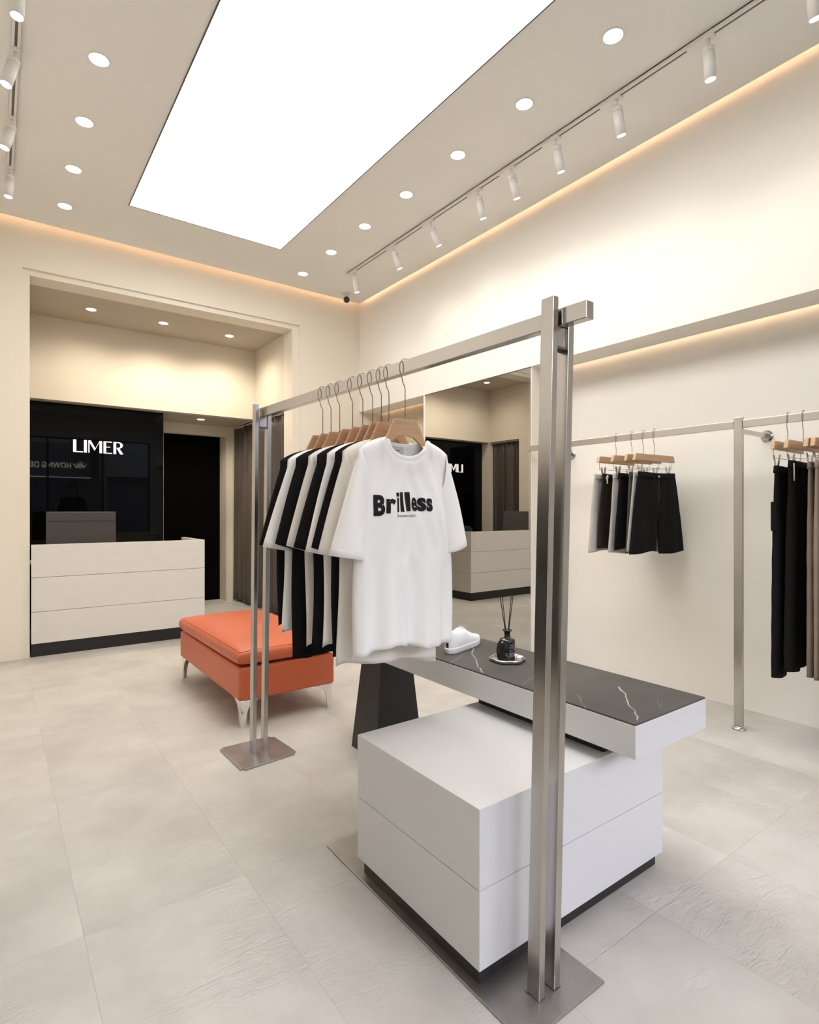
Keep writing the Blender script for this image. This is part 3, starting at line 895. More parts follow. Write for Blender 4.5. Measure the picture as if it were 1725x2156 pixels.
# ------------------------------------------------------------------ hangers
def hook_pts(z0, ztop, hw, side=1):
    """wire hook in the xz plane: stem from z0 up, jog, loop over the bar; open tip"""
    zb = ztop - 0.075
    p = [(0, 0, z0), (0, 0, zb - 0.028), (-0.002 * side, 0, zb - 0.020), (-0.016 * side, 0, zb)]
    cz = ztop - 0.034
    p[3] = (-0.010 * side, 0, zb - 0.006)
    for k in range(0, 14):
        a = math.radians(232 - k * 17.5)
        p.append((hw * math.cos(a) * side, 0, cz + 0.034 * math.sin(a)))
    return p
def make_hanger(wood):
    # origin on the bar; ztop of hook at +0.012
    t = thing('wooden_hanger', 'x', 'hanger')
    bm = BM(); tube(bm, hook_pts(-0.195, 0.012, 0.0235), 0.0017, 8)
    obj('hook', bm, 'wire', t)
    top = [(0.0, -0.193), (0.045, -0.195), (0.058, -0.220), (0.072, -0.248), (0.088, -0.274), (0.104, -0.290), (0.118, -0.302), (0.130, -0.313), (0.133, -0.322)]
    bot = [(0.129, -0.330), (0.116, -0.329), (0.102, -0.322), (0.082, -0.306), (0.060, -0.276), (0.034, -0.256), (0.0, -0.249)]
    half = top + bot
    outline = half + [(-x, z) for x, z in reversed(half) if abs(x) > 1e-6]
    bm = BM()
    A = []; B = []
    for x, z in outline:
        bend = 0.004 * (abs(x) / 0.2) ** 2
        A.append(bm.verts.new((x, -0.0055 - bend, z))); B.append(bm.verts.new((x, 0.0055 - bend, z)))
    # faces as strips between top and bottom chains
    n = len(outline)
    for i in range(n):
        bm.faces.new((A[i], A[(i + 1) % n], B[(i + 1) % n], B[i]))
    nt_, nb_ = len(top), len(bot)
    def side_faces(V):
        # right half: outline[0..nt-1] top going right, then bot going back to centre
        idx_top = list(range(nt_)); idx_bot = [nt_ + nb_ - 1 - k for k in range(nb_)]   # centre -> tip
        def strip_(T, Bt):
            i = j = 0
            while i < len(T) - 1 or j < len(Bt) - 1:
                if j >= len(Bt) - 1 or (i < len(T) - 1 and i / (len(T) - 1) <= j / (len(Bt) - 1)):
                    bm.faces.new((V[T[i]], V[T[i + 1]], V[Bt[j]])); i += 1
                else:
                    bm.faces.new((V[T[i]], V[Bt[j + 1]], V[Bt[j]])); j += 1
            
        strip_(idx_top, idx_bot)
        m = len(outline)
        # mirrored half
        mir = {}
        for i, (x, z) in enumerate(outline): mir[(round(x, 5), round(z, 5))] = i
        T2 = [mir[(round(-outline[i][0], 5) if abs(outline[i][0]) > 1e-6 else 0.0, round(outline[i][1], 5))] for i in idx_top]
        B2 = [mir[(round(-outline[i][0], 5) if abs(outline[i][0]) > 1e-6 else 0.0, round(outline[i][1], 5))] for i in idx_bot]
        strip_(T2, B2)
    side_faces(A); side_faces(B)
    obj('shoulders', bm, wood, t, bevel=0.0015)
    bm = BM(); lathe(bm, [(0, -0.188), (0.005, -0.188), (0.005, -0.196), (0, -0.196)], 10)
    obj('ferrule', bm, 'wire', t)
    return t

# ------------------------------------------------------------------ t-shirts
def make_shirt(cloth, seed, dep=0.024, hem=-0.99, width=0.205, text=False):
    """origin at the bar above the neck; shirt in local x (width), y (thickness), z down"""
    rnd = random.Random(seed)
    ph = [rnd.uniform(0, 6.28) for _ in range(8)]
    t = thing('t_shirt', 'x', 't-shirt')
    ZSH = -0.264          # neck point height
    NW = 0.082
    SW = 0.188
    def topz(x, back):
        ax = abs(x)
        if ax <= NW:
            dip = 0.018 if back else 0.064
            return ZSH - dip * math.sqrt(max(0, 1 - (ax / NW) ** 2))
        s = (ax - NW) / (SW - NW)
        return ZSH - 0.030 * s - 0.018 * s ** 3
    def halfw(v):
        # v 0 top..1 hem
        if v < 0.28: return SW + 0.012 * (v / 0.28)
        return 0.200 + (width - 0.200) * (v - 0.28) / 0.72 + 0.004 * math.sin(v * 7 + ph[0])
    def surf(u, v, back):
        sgn = 1 if back else -1
        w0 = halfw(v)
        x = u * w0
        zt = topz(max(-SW, min(SW, u * SW)), back)
        hz = hem + (-0.0 if back else 0.012) - 0.010 * math.cos(u * 2.2 + ph[1]) + 0.012 * u * math.sin(ph[2]) + 0.008 * math.sin(5 * u + ph[3])
        z = zt + (hz - zt) * v
        ed = max(0.0, 1 - abs(u) ** 3.2) ** 0.6
        grow = min(1, max(0.55 * min(1, (v * 26)) ** 0.5 * min(1.4, 0.021 / dep), v * 3.0))
        neck = 0.0
        if abs(x) < NW * 1.25: neck = 0.010 * (1 - min(1, v * 5))
        d = dep * ed * grow + neck * ed
        fold = dep * (0.85 if text else 0.6) * ed * v * (math.sin(9 * u + ph[4] + 1.2 * v) + 0.6 * math.sin(17 * u + ph[5])) * (0.4 if v < 0.55 and not back else 1)
        pull = 0.0035 * math.sin(24 * (abs(u) - v * 1.1) + ph[6]) * ed * (1 - v) * min(1, v * 5)
        return Vector((x, sgn * (d + fold * 0.5 + pull), z))
    bm = BM()
    NU, NV = 56, 44
    for back in (False, True):
        rows = []
        for j in range(NV + 1):
            rows.append([bm.verts.new(surf(-1 + 2 * i / NU, j / NV, back)) for i in range(NU + 1)])
        for j in range(NV):
            for i in range(NU):
                f = bm.faces.new((rows[j][i], rows[j][i + 1], rows[j + 1][i + 1], rows[j + 1][i])); f.smooth = True
    bmesh.ops.remove_doubles(bm, verts=bm.verts, dist=0.0008)
    obj('body', bm, cloth, t, solid=0.0018)
    # sleeves
    for sd in (-1, 1):
        bm = BM()
        sp = 0.02 * math.sin(ph[7] + sd)
        droop = 0.012 * math.sin(ph[3] * 2 + sd)
        def sl(u, v, sd=sd, droop=droop, sp=sp):
            a = 2 * PI * u
            # outer & inner edge curves
            def outer(s): 
                return (SW - 0.010 + 0.040 * s ** 0.8 + (0.062 + sp * 0.5) * s ** 1.5, -0.314 - 0.324 * s + 0.030 * (1 - (2 * s - 1) ** 2) + droop * s)
            def inner(s):
                return (SW - 0.045 + 0.030 * s, -0.46 - 0.205 * s + droop * s * 0.5)
            ox, oz = outer(v); ix, iz = inner(v)
            cx_, cz_ = (ox + ix) / 2, (oz + iz) / 2
            hx_, hz_ = (ox - ix) / 2, (oz - iz) / 2
            ca, sa = math.cos(a), math.sin(a)
            dd = dep * (0.55 + 0.55 * v) * (1 + 0.15 * math.sin(6 * v + ph[2] + 2 * a))
            cc = math.copysign(abs(ca) ** 0.8, ca)
            return (sd * (cx_ + hx_ * cc), dd * sa, cz_ + hz_ * cc)
        grid(bm, sl, 28, 20, closed_u=True)
        s_ = obj('sleeve', bm, cloth, t, solid=0.0018)
        # stitched hem band
        bm = BM()
        pts = []
        for k in range(28):
            p = Vector(sl(k / 28, 0.93)); c = Vector(sl(0.25, 0.93)) * 0.5 + Vector(sl(0.75, 0.93)) * 0.5
            pts.append(p + (p - c).normalized() * 0.0006)
        tube(bm, pts, 0.0011, 5, closed=True)
        obj('cuff_stitching', bm, cloth, s_)
    # ribbed collar
    bm = BM()
    pts = []
    for back in (False, True):
        for k in range(24):
            u = (-1 + 2 * k / 24.0) if not back else (1 - 2 * k / 24.0)
            x = NW * u * 1.0
            p = surf(x / SW, 0.012, back)
            pts.append(Vector((x, p.y * 1.0, topz(x * 0.999, back) - 0.006)))
    rows = []
    nP = len(pts)
    for off_, rr in ((0.008, 0.0), (0.004, 0.0022), (-0.006, 0.0022), (-0.010, 0.0)):
        ring = []
        for p in pts:
            c = Vector((0, 0, ZSH - 0.02))
            d = Vector((p.x, 0, (p.z - c.z) * 1.2)); 
            dn = d.normalized() if d.length > 1e-6 else Vector((0, 0, -1))
            yo = (1 if p.y > 0 else -1) * rr
            ring.append(bm.verts.new(p - dn * off_ + Vector((0, yo, 0))))
        rows.append(ring)
    for r0, r1 in zip(rows, rows[1:]):
        for k in range(nP):
            f = bm.faces.new((r0[k], r0[(k + 1) % nP], r1[(k + 1) % nP], r1[k])); f.smooth = True
    obj('collar', bm, cloth, t, solid=0.0016)
    if text:
        # neck label on the inside of the back panel
        bm = BM()
        def lab(u, v):
            x = 0.021 + (-0.048 + 0.040 * u) * 0.95
            return (x - 0.0, surf(x / SW, 0.02, True).y - 0.004, -0.288 - 0.020 * v + 0.0)
        y_l = surf(0.0, 0.03, True).y - 0.005
        box(bm, -0.043, 0.003, y_l - 0.0012, y_l, -0.318, -0.292)
        lb = obj('neck_label', bm, 'tag', t)
        bm = BM(); tb = text_bm('————', 0.012)
        bb = [v.co.copy() for v in tb.verts]
        x0 = min(p.x for p in bb); x1 = max(p.x for p in bb); q0 = min(p.y for p in bb); q1 = max(p.y for p in bb)
        merge(bm, tb, lambda c: (-0.032 + (c.x - x0) / (x1 - x0) * 0.020, y_l - 0.0016, -0.3065 + (c.y - q0) / max(1e-6, (q1 - q0)) * 0.002))
        obj('label_line', bm, 'print', lb)
        # chest lettering laid on the front surface
        # (glyph, x0, x1, y_top, y_bottom) in photo units of the print
        G = [('B', 150, 400, 350, 868), ('r', 425, 655, 440, 806), ('ı', 684, 740, 415, 772), ('l', 770, 864, 270, 765), ('l', 900, 1036, 262, 750),
             ('e', 1060, 1215, 395, 750), ('s', 1218, 1425, 403, 753), ('s', 1430, 1595, 415, 760)]
        def PX(x): return -0.145 + (x - 150) * 0.236 / 1445.0
        def PZ(y): return -0.450 - (y - 280) * 0.000132
        bm = BM()
        def place(x, z):
            # invert surf for given x,z
            v = max(0, min(1, (z - ZSH) / (hem - ZSH)))
            for _ in range(6):
                u = x / halfw(v)
                zz = surf(u, v, False).z
                v += (z - zz) / (hem - ZSH)
            p = surf(x / halfw(v), v, False)
            return Vector((x, p.y - 0.0028, z))
        def put(tb, x0, x1, yt, yb2, slant=0.0):
            bmesh.ops.triangulate(tb, faces=tb.faces)
            bmesh.ops.subdivide_edges(tb, edges=[e_ for e_ in tb.edges if e_.calc_length() > 0.12], cuts=3, use_grid_fill=False)
            bmesh.ops.triangulate(tb, faces=tb.faces)
            P_ = [v.co for v in tb.verts]
            a0 = min(p.x for p in P_); a1 = max(p.x for p in P_); b0 = min(p.y for p in P_); b1 = max(p.y for p in P_)
            def f(c):
                fy = (c.y - b0) / (b1 - b0)
                xx = x0 + (c.x - a0) / (a1 - a0) * (x1 - x0) + slant * (fy - 0.5)
                yy = yb2 + (yt - yb2) * fy
                return place(PX(xx), PZ(yy))
            merge(bm, tb, f)
        for ch, x0, x1, yt, yb2 in G:
            off_ = {'B': 0.05, 'r': 0.035, 'e': 0.030}.get(ch, 0.042)
            if ch in 'ıl':
                tb = BM(); q = [tb.verts.new(p) for p in ((0, 0, 0), (1, 0, 0), (1, 1, 0), (0, 1, 0))]; tb.faces.new(q)
                put(tb, x0 + 6, x1 - 6, yt, yb2, 14)
            else:
                put(text_bm(ch, 1.0, off_, 0.0), x0, x1, yt, yb2, 22)
        tb = BM(); q = [tb.verts.new(p) for p in ((0, 0, 0), (1, 0, 0), (1, 1, 0), (0, 1, 0))]; tb.faces.new(q)
        put(tb, 688, 752, 285, 385)
        obj('chest_lettering', bm, 'print', t)
        bm = BM()
        put(text_bm('Evolution of GLCY', 1.0, 0.01, 0.0), 685, 1160, 835, 895)
        obj('small_lettering', bm, 'print', t)
    return t

HY = [(1.130, 1.562), (1.126, 1.654), (1.124, 1.699), (1.121, 1.753), (1.118, 1.817), (1.115, 1.887), (1.111, 1.980), (1.108, 2.047), (1.105, 2.113)]
cl = ['white_cloth', 'cream_cloth', 'black_cloth', 'white_cloth', 'black_cloth', 'cream_cloth', 'black_cloth', 'white_cloth', 'black_cloth']
nm = ['white', 'off-white', 'black', 'white', 'black', 'off-white', 'black', 'white', 'black']
deps = [0.038, 0.019, 0.017, 0.019, 0.023, 0.027, 0.026, 0.024, 0.025]
hems = [-0.985, -1.05, -1.02, -1.005, -1.025, -0.98, -1.07, -0.97, -0.99]
ZBAR = 1.706
h_pale = make_hanger('wood')
h_warm = make_hanger('wood_red')
for k, (hx_, hy_) in enumerate(HY):
    h = h_pale if k == 0 else (h_warm if k == 1 else copy_tree(h_warm))
    h.location = (hx_, hy_, ZBAR)
    rz = [0.0, 0.01, 0.0, 0.01, -0.01, 0.02, 0.0, -0.01, 0.01][k]
    h.rotation_euler = (0, 0, rz)
    h['group'] = 'wooden hangers on the steel clothes rack'
    h['label'] = ('pale wooden hanger inside the printed white t-shirt at the front of the rack' if k == 0 else
                  'warm-toned wooden hanger, %s from the front on the clothes rack' % ORD[k])
    s = make_shirt(cl[k], 11 + k * 3, deps[k], hems[k], 0.205 + 0.006 * math.sin(k * 2.1), text=(k == 0))
    s.location = (hx_, hy_, ZBAR + 0.004)
    s.rotation_euler = (0, 0, rz)
    s['group'] = 't-shirts on the steel clothes rack'
    s['label'] = ('white t-shirt with bold black lettering on the chest at the front of the rack' if k == 0 else
                  '%s t-shirt, %s from the front on the clothes rack' % (nm[k], ORD[k]))

# ------------------------------------------------------------------ wall rail
t = thing('wall_rail', 'brushed steel wall rail on a single post along the right wall', 'clothes rail', (3.30, 1.43, 0))
bm = BM(); box(bm, -0.012, 0.012, -0.022, 0.022, 0.012, 1.712)
obj('post', bm, 'steel', t, bevel=0.002)
bm = BM(); lathe(bm, [(0, 0), (0.036, 0), (0.036, 0.006), (0.024, 0.016), (0, 0.016)], 28)
obj('floor_flange', bm, 'steel', t)
bm = BM(); box(bm, -0.010, 0.010, 0.023, 1.530, 1.652, 1.694)
obj('rail_bar', bm, 'steel_bar', t, bevel=0.0015)
bm = BM(); box(bm, -0.010, 0.010, -2.6, -0.023, 1.652, 1.694)
obj('rail_bar', bm, 'steel_bar', t, bevel=0.0015)
for y in (0.0, 1.39):
    bm = BM(); box(bm, 0.0125, XR - 3.30 - 0.012, y - 0.010, y + 0.010, 1.625, 1.650)
    a_ = obj('wall_arm', bm, 'steel_bar', t, bevel=0.0015)
    bm = BM(); lathe(bm, [(0, 0), (0.034, 0), (0.034, 0.005), (0.026, 0.012), (0, 0.012)], 28, smooth=False)
    for v in bm.verts: v.co = Vector((XR - 3.30 - v.co.z, y + v.co.x, 1.637 + v.co.y))
    obj('wall_flange', bm, 'steel', a_)

def make_clip_hanger(wd=0.42):
    t = thing('clip_hanger', 'x', 'hanger')
    bm = BM(); tube(bm, hook_pts(-0.150, 0.014, 0.018), 0.0016, 8)
    obj('hook', bm, 'wire', t)
    h = wd / 2
    bm = BM()
    prism(bm, [(-h, -0.190), (-h + 0.004, -0.182), (-h + 0.014, -0.152), (-h + 0.024, -0.148), (h - 0.024, -0.148), (h - 0.014, -0.152), (h - 0.004, -0.182), (h, -0.190)], 'y', -0.010, 0.010)
    obj('wooden_bar', bm, 'wood', t, bevel=0.003)
    bm = BM()
    tube(bm, [(-h + 0.022, 0, -0.19), (-h + 0.022, 0, -0.232), (h - 0.022, 0, -0.232), (h - 0.022, 0, -0.19)], 0.0014, 6)
    obj('wire_frame', bm, 'wire', t)
    for sx in (-1, 1):
        bm = BM()
        xc = sx * (h - 0.065)
        for sy in (-1, 1):
            hexa(bm, [(xc - 0.009, sy * 0.0025 - 0.0012, -0.290), (xc + 0.009, sy * 0.0025 - 0.0012, -0.290), (xc + 0.009, sy * 0.0025 + 0.0012, -0.290), (xc - 0.009, sy * 0.0025 + 0.0012, -0.290)],
                 [(xc - 0.009, sy * 0.014 - 0.0012, -0.216), (xc + 0.009, sy * 0.014 - 0.0012, -0.216), (xc + 0.009, sy * 0.014 + 0.0012, -0.216), (xc - 0.009, sy * 0.014 + 0.0012, -0.216)])
        obj('clip', bm, 'steel', t)
    return t

def make_legs(name, cloth, waist, hemw, length, crotch, seed, dep=0.018, gap=0.012, taper=1.0):
    """shorts or trousers: waistband, hip tube, two leg tubes; origin at rail, waist at z=-0.262"""
    rnd = random.Random(seed); ph = [rnd.uniform(0, 6.28) for _ in range(8)]
    t = thing(name, 'x', 'shorts' if name == 'shorts' else 'trousers')
    Z0 = -0.262
    zc = Z0 - crotch
    zh = Z0 - length
    def wid(z):
        s = (Z0 - z) / length
        return waist + (hemw - waist) * min(1, s * 1.0) ** 0.75
    def rib(a, z, d, k=1.0):
        s = (Z0 - z) / length
        return d * (1 + k * s * (0.22 * math.sin(5 * a + ph[0] + 3 * s) + 0.12 * math.sin(9 * a + ph[1])))
    def sgn(x, p): return math.copysign(abs(x) ** p, x)
    bm = BM()
    NV, NU = 48, 22
    def pt(sd, front, u, v):
        z = Z0 - length * v
        vc = crotch / length
        wo = wid(z)
        kc = smooth_step(min(1, max(0, (v - vc + 0.10) / 0.16)))
        inner = gap * max(0.0, (v - vc) / (1 - vc)) * 1.3 if v > vc else 0.0
        x = inner + (wo - inner) * u
        p_hip = max(0.0, 1 - u ** 3.0) ** 0.5
        p_leg = max(0.0, 1 - abs(2 * u - 1) ** 2.6) ** 0.5
        pr = p_hip * (1 - kc) + p_leg * kc
        open_ = 0.62 + 0.38 * min(1, v * 4)
        d = dep * pr * open_
        d += dep * 0.30 * pr * (0.25 + v) * math.sin(u * 6.5 + ph[0] + sd * 1.3 + front * 2 + 1.5 * v)
        d += dep * 0.14 * pr * math.sin(14 * u + ph[1] + 3 * v + sd)
        d += dep * 0.05 * pr * math.sin(40 * v + 5 * u + ph[2]) * (1 if length > 0.7 else 0.4)
        zz = z + (0.008 * math.sin(3 * u + ph[3] + sd) + 0.005 * sd * math.sin(ph[4])) * v ** 3 - 0.006 * (1 - u) * (1 - v) * (1 if front > 0 else 0.2)
        sw = 0.006 * math.sin(3.5 * v + ph[5]) * v
        return (sd * x + sw, -front * d, zz)
    for sd in (-1, 1):
        for front in (1, -1):
            rows = [[bm.verts.new(pt(sd, front, 1 - (1 - i / NU) ** 1.3 if False else i / NU, j / NV)) for i in range(NU + 1)] for j in range(NV + 1)]
            for j in range(NV):
                for i in range(NU):
                    f = bm.faces.new((rows[j][i], rows[j][i + 1], rows[j + 1][i + 1], rows[j + 1][i])); f.smooth = True
    bmesh.ops.remove_doubles(bm, verts=bm.verts, dist=0.0004)
    obj('legs', bm, cloth, t, solid=0.0016)
    bm = BM()
    def wb(u, v):
        a = 2 * PI * u; z = Z0 + 0.002 - 0.034 * v
        return ((waist + 0.0025) * sgn(math.cos(a), 0.75), (dep * (0.58 + 0.3 * v) + 0.002) * sgn(math.sin(a), 0.6), z - 0.006 * (1 - abs(math.cos(a))))
    grid(bm, wb, 44, 3, closed_u=True)
    obj('waistband', bm, cloth, t, solid=0.002)
    return t

HT = 1.706 - 0.012
sh = [  # hanger y, list of (dy, cloth, name, waist, hem, len, crotch)
    (2.190, [(0.022, 'light_grey_cloth', 'light grey', 0.205, 0.28, 0.495, 0.27), (-0.016, 'brown_cloth', 'black-brown', 0.170, 0.235, 0.475, 0.27)]),
    (2.076, [(0.017, 'light_grey_cloth', 'pale stone', 0.165, 0.215, 0.50, 0.27), (-0.018, 'black_cloth', 'thin black', 0.150, 0.20, 0.475, 0.27)]),
    (1.997, [(-0.004, 'grey_cloth', 'charcoal', 0.165, 0.205, 0.49, 0.28)]),
    (1.924, [(0.018, 'light_grey_cloth', 'light stone', 0.178, 0.245, 0.48, 0.28), (-0.018, 'black_cloth', 'wide black', 0.185, 0.285, 0.49, 0.27)]),
]
ch0 = make_clip_hanger()
pos = ['furthest from the camera', 'second from the mirror', 'third from the mirror', 'nearest to the rail post']
for k, (y, items) in enumerate(sh):
    h = ch0 if k == 0 else copy_tree(ch0)
    h.location = (3.30, y, HT); h.rotation_euler = (0, 0, [0.02, -0.04, 0.03, -0.05][k])
    h['group'] = 'clip hangers with shorts on the wall rail'
    h['label'] = 'wooden clip hanger with shorts, %s' % pos[k]
    for dy, clo, n_, wa, he, le, cr in items:
        s = make_legs('shorts', clo, wa, he, le, cr, 40 + k * 7 + int(dy * 1000), dep=0.017)
        s.location = (3.30, y + dy, HT + (0.002 if dy < 0 else 0.0)); s.rotation_euler = (0, 0, h.rotation_euler.z)
        s['group'] = 'shorts on the wall rail'
        s['label'] = {'light grey': 'light grey shorts at the far end of the wall rail, behind the black-brown pair',
                      'black-brown': 'black-brown shorts with a drawstring at the far end of the wall rail',
                      'pale stone': 'pale stone shorts, right beside the black-brown pair on the rail',
                      'thin black': 'black shorts squeezed between the pale and the charcoal pair',
                      'charcoal': 'charcoal grey shorts in the middle of the shorts',
                      'light stone': 'light stone shorts half hidden behind the big black pair',
                      'wide black': 'wide black shorts with a silver button, in front of the row'}[n_]
        if n_ == 'wide black':
            bm = BM(); lathe(bm, [(0, 0.002), (0.006, 0.0015), (0.007, 0)], 14)
            for v in bm.verts: v.co = Vector((v.co.x - 0.01, -0.020 - v.co.z, -0.288 + v.co.y))
            obj('button', bm, 'chrome', s)
            bm = BM(); box(bm, -0.0125, -0.0105, -0.0215, -0.0195, -0.44, -0.305)
            obj('fly_seam', bm, 'grey_cloth', s)
        if n_ == 'black-brown':
            bm = BM(); tube(bm, [(-0.155, -0.020, -0.275), (-0.162, -0.024, -0.31), (-0.158, -0.022, -0.325)], 0.0045, 6)
            tube(bm, [(-0.15, -0.02, -0.27), (-0.17, -0.024, -0.285), (-0.168, -0.022, -0.30), (-0.15, -0.021, -0.285)], 0.0035, 6, closed=True)
            obj('drawstring', bm, 'tag', s)
        if n_ == 'pale stone':
            bm = BM(); box(bm, -0.150, -0.085, -0.0235, -0.0195, -0.50, -0.36)
            obj('cargo_pocket', bm, 'light_grey_cloth', s, bevel=0.001)

tr = [(1.193, 'black_cloth', 'black', 0.17, 0.205, 1.045), (1.123, 'black_cloth', 'black', 0.165, 0.205, 1.02),
      (1.048, 'taupe_cloth', 'taupe', 0.17, 0.19, 1.03), (1.010, 'khaki_cloth', 'khaki', 0.17, 0.19, 1.04), (0.965, 'denim', 'grey denim', 0.17, 0.20, 1.10)]
tl_ = ['wide black trousers nearest to the rail post, longest pair', 'black trousers with slit hem, second from the rail post',
       'dark taupe trousers between the black and the khaki pair', 'khaki trousers with a gathered waist at the right edge',
       'dark grey denim trousers, only a hem corner showing at the right edge']
hl_ = ['clip hanger holding the trousers nearest to the rail post', 'clip hanger holding the second black trousers from the post',
       'clip hanger holding the dark taupe trousers', 'clip hanger holding the khaki trousers', 'clip hanger holding the grey denim trousers']
for k, (y, clo, n_, wa, he, le) in enumerate(tr):
    h = copy_tree(ch0)
    h.location = (3.30, y, HT); rz = [0.03, -0.02, 0.02, -0.03, 0.02][k]; h.rotation_euler = (0, 0, rz)
    h['group'] = 'clip hangers with trousers on the wall rail'; h['label'] = hl_[k]
    s = make_legs('trousers', clo, wa, he, le, 0.31, 90 + k * 5, dep=0.016 if k > 1 else 0.022, gap=0.010, taper=0.9)
    s.location = (3.30, y - 0.002, HT + [-0.01, 0.012, 0.0, 0.004, -0.01][k]); s.rotation_euler = (0, 0, rz)
    s['group'] = 'trousers on the wall rail'; s['label'] = tl_[k]
    if k == 0:
        bm = BM(); box(bm, -0.198, -0.150, -0.012, 0.012, -0.585, -0.44)
        obj('cargo_pocket', bm, clo, s, bevel=0.004)
    if k == 1:
        bm = BM(); tube(bm, [(-0.16, -0.016, -0.275), (-0.165, -0.019, -0.30), (-0.164, -0.019, -0.36)], 0.0025, 6)
        obj('drawstring', bm, 'tag', s)

# left wall rail with black trousers (seen only as reflections)
t = thing('wall_rail', 'brushed steel rail on the left wall, beyond the left edge of the picture', 'clothes rail', (-0.255, 2.0, 0))
bm = BM(); box(bm, -0.010, 0.010, -1.0, 1.0, 1.652, 1.694)
obj('rail_bar', bm, 'steel_bar', t, bevel=0.0015)
for y in (-0.9, 0.9):
    bm = BM(); box(bm, -0.218, -0.0105, y - 0.010, y + 0.010, 1.655, 1.680)
    obj('wall_arm', bm, 'steel_bar', t)
lt0 = None
for k in range(8):
    y = 1.62 + 0.115 * k
    h = copy_tree(ch0); h.location = (-0.255, y, HT); h.rotation_euler = (0, 0, 0)
    h['group'] = 'clip hangers on the left wall rail'; h['label'] = 'wooden clip hanger on the left wall rail, %s from the camera, just outside the picture' % ORD[k]
    if lt0 is None: lt0 = make_legs('trousers', 'black_cloth', 0.165, 0.19, 1.04, 0.31, 77, dep=0.022, gap=0.010, taper=0.9); s = lt0
    else: s = copy_tree(lt0)
    s.location = (-0.255, y, HT)
    s['group'] = 'black trousers on the left wall rail'; s['label'] = 'black trousers on the left wall rail, %s from the camera, just outside the picture' % ORD[k]

# ------------------------------------------------------------------ display pedestal and table
t = thing('display_pedestal', 'low grey laminate display pedestal with black kickboard in the foreground', 'pedestal', (0.972, 1.028, 0))
PW, PD = 1.815 - 0.972, 0.585
bm = BM(); box(bm, 0, PW, 0, PD, 0.253, 0.457)
obj('upper_panel', bm, 'laminate', t, bevel=0.0012)
bm = BM(); box(bm, 0, PW, 0, PD, 0.052, 0.251)
obj('lower_panel', bm, 'laminate', t, bevel=0.0012)
bm = BM(); box(bm, 0.014, PW - 0.016, 0.018, PD - 0.02, 0.0065, 0.0515)
obj('kickboard', bm, 'kick', t)

t = thing('display_table', 'long grey table with dark marble top, one end on the pedestal', 'table', (1.448, 0.900, 0))
SX, SY = 1.846 - 1.448, 1.72
bm = BM(); box(bm, 0, SX, 0, SY, 0.500, 0.5945)
obj('apron', bm, 'laminate', t, bevel=0.0012)
bm = BM(); box(bm, 0.0015, SX - 0.0015, 0.0015, SY - 0.0015, 0.595, 0.600)
obj('marble_top', bm, 'marble', t)
bm = BM(); box(bm, 0.06, SX - 0.06, 0.145, 0.70, 0.458, 0.4995)
obj('riser', bm, 'kick', t)
bm = BM()
ox, oy = 1.448, 0.9
hexa(bm, [(1.47 - ox, 2.27 - oy, 0), (1.75 - ox, 2.27 - oy, 0), (1.75 - ox, 2.50 - oy, 0), (1.47 - ox, 2.50 - oy, 0)],
     [(1.522 - ox, 2.30 - oy, 0.4995), (1.70 - ox, 2.30 - oy, 0.4995), (1.70 - ox, 2.47 - oy, 0.4995), (1.522 - ox, 2.47 - oy, 0.4995)])
obj('tapered_leg', bm, 'black', t, bevel=0.002)

# ------------------------------------------------------------------ sneaker
t = thing('sneaker', 'white sneaker on the marble table, toe peeking out past the t-shirts', 'shoe', (1.664, 1.862, 0.6005), math.atan2(0.10, 0.24))
# local: x forward (toe +), length 0.29
L0, L1 = -0.155, 0.125
def sole_w(s):   # s 0 heel..1 toe
    return 0.030 + 0.020 * math.sin(PI * min(1, s * 1.02)) ** 0.5 + 0.006 * math.sin(PI * (s - 0.35)) if 0 < s < 1 else 0.0
def ring_w(s):
    e_ = max(0.0, 1 - abs(2 * s - 1) ** 3.4) ** 0.5
    return e_ * (0.036 + 0.014 * smooth_step(min(1, max(0, (s - 0.25) / 0.5))))
bm = BM()
nS = 30
out = []
for k in range(nS + 1):
    s = 0.5 - 0.5 * math.cos(PI * k / nS)
    out.append((L0 + (L1 - L0) * s, ring_w(s)))
plan = [(x, w_) for x, w_ in out] + [(x, -w_) for x, w_ in reversed(out[1:-1])]
levels = [(0.0, 0.96), (0.004, 1.0), (0.020, 1.02), (0.026, 1.0)]
rr = []
for z, sc in levels:
    rr.append([bm.verts.new((x * (1 + (sc - 1) * 0.6), y * sc, z + (0.006 if x > 0.09 else 0) * (x - 0.09) / 0.035 * (1 if z < 0.01 else 0.4))) for x, y in plan])
n = len(plan)
for a_, b_ in zip(rr, rr[1:]):
    for k in range(n):
        f = bm.faces.new((a_[k], a_[(k + 1) % n], b_[(k + 1) % n], b_[k])); f.smooth = True
bm.faces.new(list(reversed(rr[0]))); bm.faces.new(rr[-1])
obj('sole', bm, 'rubber', t)
bm = BM()
def top_h(s):
    # height of upper along the shoe
    pts = [(0, 0.085), (0.12, 0.092), (0.30, 0.085), (0.42, 0.090), (0.58, 0.066), (0.74, 0.050), (0.90, 0.042), (1.0, 0.024)]
    for (a_, ha), (b_, hb) in zip(pts, pts[1:]):
        if s <= b_: return ha + (hb - ha) * smooth_step((s - a_) / (b_ - a_))
    return 0.026
